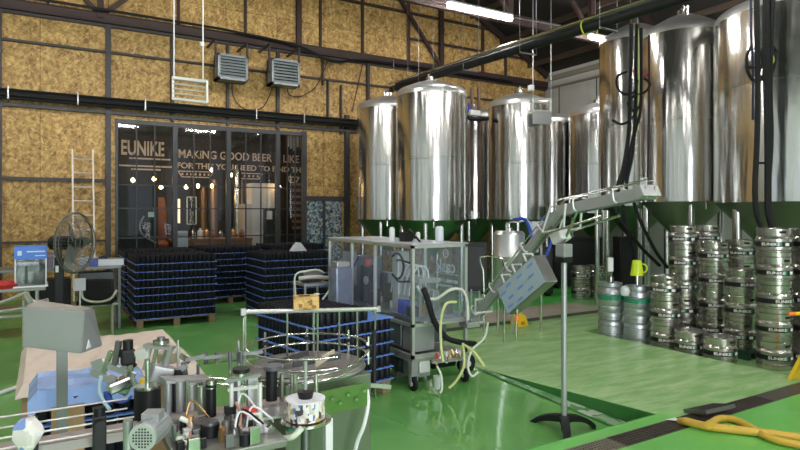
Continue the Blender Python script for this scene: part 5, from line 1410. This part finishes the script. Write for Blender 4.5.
obj('air_hose', MB().tube([P(104,392,2.65),P(112,400,2.65),P(124,402,2.6),P(132,396,2.6)], .006, 8), BLUEP, t)
V_(178, 340, 372, Zh, .006, STEEL, 'rod')
V_(168, 352, 362, 2.9, .05, mat('tan_disc',(.42,.36,.26),.5), 'paper_disc', 20)
# arm running right along the back
barp(176,372,186,366,Zh,.05,.03,SATIN); V_(179,369,376,Zh,.022,BLACK,'knob')
barp(183,362,188,385,Zh,.03,.02,DSTEEL); barp(186,360,205,356,2.75,.03,.02,SATIN); barp(180,355,190,362,2.75,.02,.03,STEEL)
barp(203,358,262,352,2.75,.022,.018,SATIN,'guide_arm',Zb=2.95); barp(203,364,262,358,2.75,.010,.008,STEEL,'guide_arm',Zb=2.95)
for px in (206, 217, 230, 241): V_(px, 351+(250-px)*.03, 363, 2.8, .010, DSTEEL, 'clamp')
V_(238.5, 340, 376, 2.85, .010, STEEL, 'rod'); V_(243.5, 318, 372, 2.95, .006, STEEL, 'rod')
V_(230, 362, 376, 2.8, .007, STEEL, 'rod'); V_(198, 364, 378, 2.75, .007, DSTEEL, 'rod')
# row of vertical rollers/posts
plate = (.46,.47,.46)
for px, y0, y1, w, m_ in ((168,381,414,.022,SATIN),(175,383,416,.012,BLACK),(180,381,414,.020,SATIN),(187,381,414,.012,STEEL),(192,384,416,.018,ALU),(199,382,418,.016,STEEL),(204,384,418,.012,DSTEEL)):
    V_(px, y0, y1, 2.55, w*.9, m_, 'guide_post')
obj('post_plate', MB().beam(P(163,380,2.56),P(208,378,2.68),.10,.012), SATIN, t)
obj('post_plate', MB().beam(P(163,417,2.5),P(256,424,2.5),.12,.015), SATIN, t)
g = V_(211, 383, 416, 2.45, .021, BLACK, 'guide_roller', 20); V_(211, 380, 384, 2.45, .022, STEEL, 'roller_cap', 20); V_(211, 387, 388, 2.45, .0215, STEEL, 'roller_band', 20)
V_(201, 386, 414, 2.45, .014, mat('olive_steel',(.35,.40,.33),.3,.8), 'guide_roller', 16)
g = V_(210, 424, 449, 2.3, .036, BLACK, 'motor_black', 20); V_(210, 421, 425, 2.3, .03, DSTEEL, 'motor_cap', 20)
# white clamp frame
Zc = 2.4
for px in (231.5, 260): V_(px, 383, 432, Zc, .009, WHITEMET, 'frame_post')
barp(228,390,262,386,Zc,.02,.016,WHITEMET,'frame_bar'); barp(226,381,260,375,Zc,.05,.014,SATIN,'frame_plate'); V_(241, 368, 372, Zc, .034, BLACK, 'hand_knob', 20); V_(241, 372, 380, Zc, .012, STEEL, 'spindle')
obj('clamp_plate', MB().box(P(236,398,Zc+.05),(.012,.09,.16)), SATIN, t); obj('clamp_plate', MB().box(P(252,392,Zc+.05),(.04,.03,.14)), SATIN, t)
obj('sensor', MB().box(P(250,411,Zc),(.05,.03,.03)), RED, t); obj('sensor', MB().box(P(254,415,Zc),(.05,.04,.025),bev=.004), WHITE, t); obj('sensor', MB().box(P(230,410,Zc),(.04,.03,.03)), BLACK, t)
obj('fitting', MB().box(P(258,425,Zc),(.04,.03,.06),bev=.005), mat('olive_yellow',(.45,.47,.15),.4), t)
obj('wire', MB().tube([P(236,402,Zc-.05),P(240,412,Zc-.05),P(240,425,Zc-.1),P(236,440,Zc-.1),P(234,452,Zc-.1)], .006, 8), mat('copper_wire',(.50,.28,.20),.4), t)
obj('wire', MB().tube([P(180,418,2.3),P(190,424,2.3),P(186,436,2.25),P(178,440,2.2),P(196,446,2.2)], .010, 8), TUBEW, t)
obj('wire', MB().tube([P(189,420,2.3),P(190,436,2.25),P(184,448,2.2)], .005, 8), mat('copper_wire',(.50,.28,.20),.4), t)
obj('wire', MB().tube([P(260,420,2.4),P(266,432,2.35),P(278,438,2.35),P(292,437,2.3),P(302,428,2.3)], .012, 8), TUBEW, t)
# black column with disc
V_(271.5, 369, 400, 2.6, .025, BLACK, 'column', 24); V_(273, 365, 369, 2.6, .042, mat('disc_grey',(.09,.09,.10),.4), 'column_disc', 28)
for px in (282, 292, 295, 316): V_(px, 374, 404, 2.6, .010, STEEL, 'rod')
obj('deck_plate', MB().bb(.60,.98,2.40,2.64,TZ+.0,TZ+.012), SATIN, t)
for k in range(44):
    x = .42+.36*random.random(); y = 2.18+.30*random.random(); h = .02+.05*random.random()
    if random.random() < .5: obj('fitting', MB().cyl((x,y,TZ),(x,y,TZ+h),.008+.014*random.random(),10), random.choice((STEEL,SATIN,BLACK,BRASS,DSTEEL,ALU)), t)
    elif random.random() < .3: obj('wire', MB().tube([(x,y,TZ+.01),(x+.03,y+.02,TZ+.06+h),(x+.09,y-.02,TZ+.05),(x+.12,y+.03,TZ+.01)], .004, 6), random.choice((RUBBER,WHITE,TUBEW,BRASS,BLUEP)), t)
    else: obj('fitting', MB().box((x,y,TZ+h/2),(.015+.03*random.random(),.012+.02*random.random(),h),rz=.2*random.random(),bev=.002), random.choice((STEEL,SATIN,BLACK,ALU,DSTEEL)), t)
# plastic bag on the clamp
q = P(27, 434, 2.0); b = MB(); n = 12; V = []; Fc = []
prof = [(.0,.055),(.022,.05),(.040,.03),(.044,0),(.034,-.035),(.016,-.06),(0,-.065)]
for r, z in prof:
    for i in range(n): rr = r*(1+random.uniform(-.25,.25)); V.append(q+Vector((rr*math.cos(i*2*PI/n), rr*math.sin(i*2*PI/n), z+random.uniform(-.006,.006))))
for k in range(len(prof)-1):
    for i in range(n): Fc.append((k*n+i, k*n+(i+1)%n, (k+1)*n+(i+1)%n, (k+1)*n+i))
b._add(V, Fc, None, True); solo('crumpled_bag', b, voronoi_mat('bag', [(.72,.70,.76),(.80,.76,.74),(.20,.30,.62),(.66,.62,.60),(.78,.76,.80)], 22, .25), 'crumpled white and blue plastic bag on the left rail clamp', 'bag')

# control box
t = thing('control_box', 'grey steel control box on a square post behind the conveyor rails', 'control box', (.06, 2.99, 0))
pts = [P(22,306,2.6), P(86,311,2.6)]
c = P(58, 330, 2.6)
b = MB(); Zb = 2.55
fl, fr2, br_ = P(22.5,0,2.62), P(84,0,2.50), P(99,0,2.72)
def vv(p, py, Z): return Vector((p.x, p.y, P(0,py,Z).z))
f0t, f1t, s1t = P(23,307,2.62), P(85,311,2.50), P(94,308,2.72); f0b, f1b, s1b = P(22,347,2.62), P(81,354,2.50), P(103,346,2.72)
off = s1t-f1t; off.z = 0; b0t = f0t+off; b0b = f0b+off*1.25; s1bx = s1b
b.poly([f0t,f1t,s1t,b0t,f0b,f1b,s1bx,b0b], [(0,1,2,3),(4,7,6,5),(0,4,5,1),(1,5,6,2),(2,6,7,3),(3,7,4,0)])
bmesh.ops.bevel(b.bm, geom=b.bm.edges[:], offset=.006, segments=2, affect='EDGES')
obj('housing', b, mat('box_grey',(.46,.47,.48),.32,.45,vary=.1,vscale=3), t)
q = P(62, 380, 2.66); obj('post', MB().bb(q.x-.022,q.x+.022,q.y-.022,q.y+.022,.0,P(0,349,2.66).z), mat('post_steel',(.10,.11,.10),.3,.8), t)
obj('warning_sign', MB().prism([(-.022,0),(.022,0),(0,.036)],-.001,.001), PALE, t, world=False)
w = KIDS(t)[-1]; fm = (f1b+s1b)/2; wv = (s1b-f1b).normalized()
w.location = (P(88.5,348,2.54)-Vector(t.location)); w.rotation_euler = (0,0,math.atan2(wv.y,wv.x))

# rotary table
tc_ = P(308, 366, 3.15); tx, ty, tz_ = tc_.x, tc_.y, .90
t = thing('rotary_table', 'round stainless accumulation table with curved wire guides', 'turntable', (tx, ty, 0))
obj('table_disc', MB().lathe([(0,tz_),(.30,tz_),(.305,tz_-.01),(.30,tz_-.02),(0,tz_-.02)], (tx,ty,0), 64), mat('disc_steel',(.34,.34,.36),.30,.85,vary=.15,vscale=6), t)
obj('cabinet', MB().bb(tx-.22,tx+.24,ty-.26,ty+.2,.08,tz_-.02,bev=.01), mat('cabinet_green_steel',(.16,.20,.13),.42,.45), t)
obj('green_panel', MB().beam(P(320,404,2.74),P(366,394,2.92),.02,.11), GREENM, t)
for k in range(5):
    q = P(333+8*k, 401-2*k+(3 if k % 2 else -3), 2.76+.032*k); obj('bolt', MB().cyl(q, q-Vector((SA,CA,0))*.02, .008, 10), STEEL, t)
for r, z in ((.315,.945),(.315,1.0)):
    obj('guide_ring', MB().tube([(tx+r*math.cos(a),ty+r*math.sin(a),z) for a in [-.45+k*PI/9 for k in range(16)]], .006, 8), STEEL, t)
obj('guide_ring', MB().tube([P(195,375,2.7),P(240,380,2.75),P(300,378,2.75),P(340,370,2.8),P(362,358,2.95),P(368,350,3.1)], .006, 8), STEEL, t)
obj('guide_ring', MB().tube([P(200,381,2.65),P(245,386,2.7),P(300,384,2.7),P(340,376,2.78),P(364,364,2.95)], .006, 8), STEEL, t)
for a in (-.3, .4, 1.2, 2.0, 2.8):
    q = Vector((tx+.325*math.cos(a), ty+.325*math.sin(a), 0)); obj('guide_post', MB().cyl((q.x,q.y,tz_-.02),(q.x,q.y,1.03),.007,8), STEEL, t)
    obj('clamp', MB().box((q.x,q.y,.97),(.025,.025,.02)), BLACK, t)
# overhead rod with drop posts
ra, rb = P(243,312,3.05), P(378,309,3.55)
obj('upper_rail', MB().cyl(ra, rb, .012, 12), ALU, t)
for p, ln in ((ra,1),(rb,1)): obj('rail_end', MB().box(p,(.026,.026,.035),bev=.004), SATIN, t)
for px, yb_ in ((245,372),(287,360),(313.5,372),(317.5,372),(339,368),(357,360),(375,352)):
    k = (px-243)/(378-243); q = ra.lerp(rb, k)
    # keep perspective-true position along the rail
    s = 0
    for s in [i/200 for i in range(201)]:
        q = ra.lerp(rb, s); u = ((q.x*CA-q.y*SA)/(q.x*SA+q.y*CA))*F+400
        if u >= px: break
    obj('drop_post', MB().cyl((q.x,q.y,tz_+.0 if abs((Vector((q.x,q.y))-Vector((tx,ty))).length) < .30 else .60),(q.x,q.y,q.z),.006,10), STEEL, t)
obj('cross_arm', MB().beam(P(368,385,3.1), P(390,387,3.2), .02, .02), ALU, t)
obj('cable_black', MB().cyl(P(374,330,3.3),P(374,388,3.2),.012,8), BLACK, t)
b = MB(); 
for k in range(7): q = Vector((tx-.13+.02*k, ty+.05-.01*k, tz_)); b.box(q+Vector((0,0,.004)),(.018,.05,.008),rz=.3)
obj('sweep_bar', MB().beam((tx-.22,ty-.02,tz_+.03),(tx+.05,ty+.12,tz_+.03),.012,.03), mat('bar_dark',(.07,.07,.08),.4), t)
obj('sweep_bar', MB().beam((tx-.12,ty-.10,tz_+.035),(tx+.16,ty-.06,tz_+.035),.012,.03), mat('bar_dark',(.07,.07,.08),.4), t)
obj('sweep_bar', MB().beam((tx-.02,ty-.16,tz_+.04),(tx+.14,ty-.02,tz_+.05),.012,.03), mat('bar_cream',(.6,.55,.4),.4), t)
obj('white_hose', MB().tube([P(367,390,2.95),P(368,405,2.92),P(364,425,2.9),P(358,440,2.9),P(354,455,2.9)], .010, 8), WHITE, t)
obj('cable_duct', MB().beam(P(328,418,2.72),P(328,460,2.72),.03,.035), WHITE, t)
for x in (tx-.18,tx+.2):
    for y in (ty-.22,ty+.16): obj('foot', MB().cyl((x,y,0),(x,y,.08),.03,10), DSTEEL, t)
# label roll on plate
lc = P(305.5, 398, 2.45)
t = thing('label_roll', 'thick roll of printed labels with white top and black hub', 'label roll', (lc.x,lc.y,lc.z-.085))
obj('roll', MB().lathe([(.02,-.08),(.080,-.08),(.080,0)], (lc.x,lc.y,lc.z), 40), voronoi_mat('printed', [(.62,.56,.50),(.10,.18,.50),(.80,.78,.76),(.45,.32,.12),(.06,.05,.06),(.70,.66,.62),(.78,.76,.72)], 75, .3, map_scale=(1,1,.6)), t)
obj('roll_top', MB().lathe([(0,.001),(.081,.001),(.081,-.004),(0,-.004)], (lc.x,lc.y,lc.z), 40), mat('roll_paper',(.78,.78,.84),.5), t)
obj('hub', MB().lathe([(0,0),(.028,0),(.036,.03),(0,.034)], (lc.x,lc.y,lc.z+.001), 24), BLACK, t)
t = thing('roll_spindle', 'steel plate and spindle carrying the printed label roll', 'spindle', (lc.x,lc.y,0))
obj('plate', MB().lathe([(0,-.085),(.105,-.085),(.105,-.093),(0,-.093)], (lc.x,lc.y,lc.z), 40), STEEL, t)
obj('spindle_rod', MB().cyl((lc.x,lc.y,lc.z+.035),(lc.x,lc.y,lc.z+.15),.008,10), SATIN, t)
obj('spindle_stem', MB().cyl((lc.x,lc.y,.0),(lc.x,lc.y,lc.z-.093),.02,12), DSTEEL, t)
obj('green_circuit_box', MB().box(P(300,424,2.5),(.12,.05,.03)), mat('pcb_green',(.02,.18,.09),.4), t)
# small box on the upper rail
q = P(304, 306, 3.26)
t = thing('small_carton', 'small yellow punched cardboard carton resting on the upper rail', 'carton', (q.x,q.y,q.z-.0))
bx = MB().box((0,0,.035),(.135,.11,.066)); 
YC = voronoi_mat('yellow_card', [(.55,.34,.10),(.62,.40,.14),(.30,.15,.04),(.66,.46,.18)], 38, .7)
obj('carton_body', bx, YC, t, world=False); t.rotation_euler = (0,0,-.35)
obj('opening', MB().box((-.01,.0,.0695),(.06,.035,.002)), mat('hole_dark',(.06,.035,.015),.8), t, world=False)
obj('flap', MB().box((.06,.03,.072),(.03,.05,.003)), mat('flap_cream',(.62,.56,.40),.7), t, world=False)
q2 = ra.lerp(rb,.43); t.location = (q2.x, q2.y, q2.z+.013)

# ================= LIGHT, CAMERA =================
def area(name, loc, rot, sx, sy, power, col):
    l = bpy.data.lights.new(name, 'AREA'); l.shape = 'RECTANGLE'; l.size = sx; l.size_y = sy; l.energy = power; l.color = col
    o = bpy.data.objects.new(name, l); C.objects.link(o); o.location = loc; o.rotation_euler = rot; return o
area('door_fill_lamp', (.75, YN-.15, 2.1), (PI/2, 0, 0), 4.4, 4.1, 380, (.93, .97, 1.0))  # unseen fill lamp in the door opening, standing in for daylight
area('taproom_light', (3.5, 15.5, 4.4), (0, 0, 0), 5, 1.5, 45, (1, .75, .5))
w = bpy.data.worlds.new('world'); bpy.context.scene.world = w; w.use_nodes = True
w.node_tree.nodes['Background'].inputs[0].default_value = (.75, .82, .9, 1); w.node_tree.nodes['Background'].inputs[1].default_value = .6
cam = bpy.data.cameras.new('camera'); cam.sensor_width = 36; cam.lens = 36*F/800; cam.shift_y = -12/800; cam.clip_start = .05
co = bpy.data.objects.new('camera', cam); C.objects.link(co); co.location = (0, 0, H); co.rotation_euler = (PI/2, 0, -math.radians(31))
sc = bpy.context.scene; sc.camera = co; sc.cycles.transparent_max_bounces = 24
sc.view_settings.view_transform = 'Standard'; sc.view_settings.look = 'None'; sc.view_settings.gamma = 1; sc.view_settings.use_curve_mapping = False
sc.view_settings.exposure = 0.58
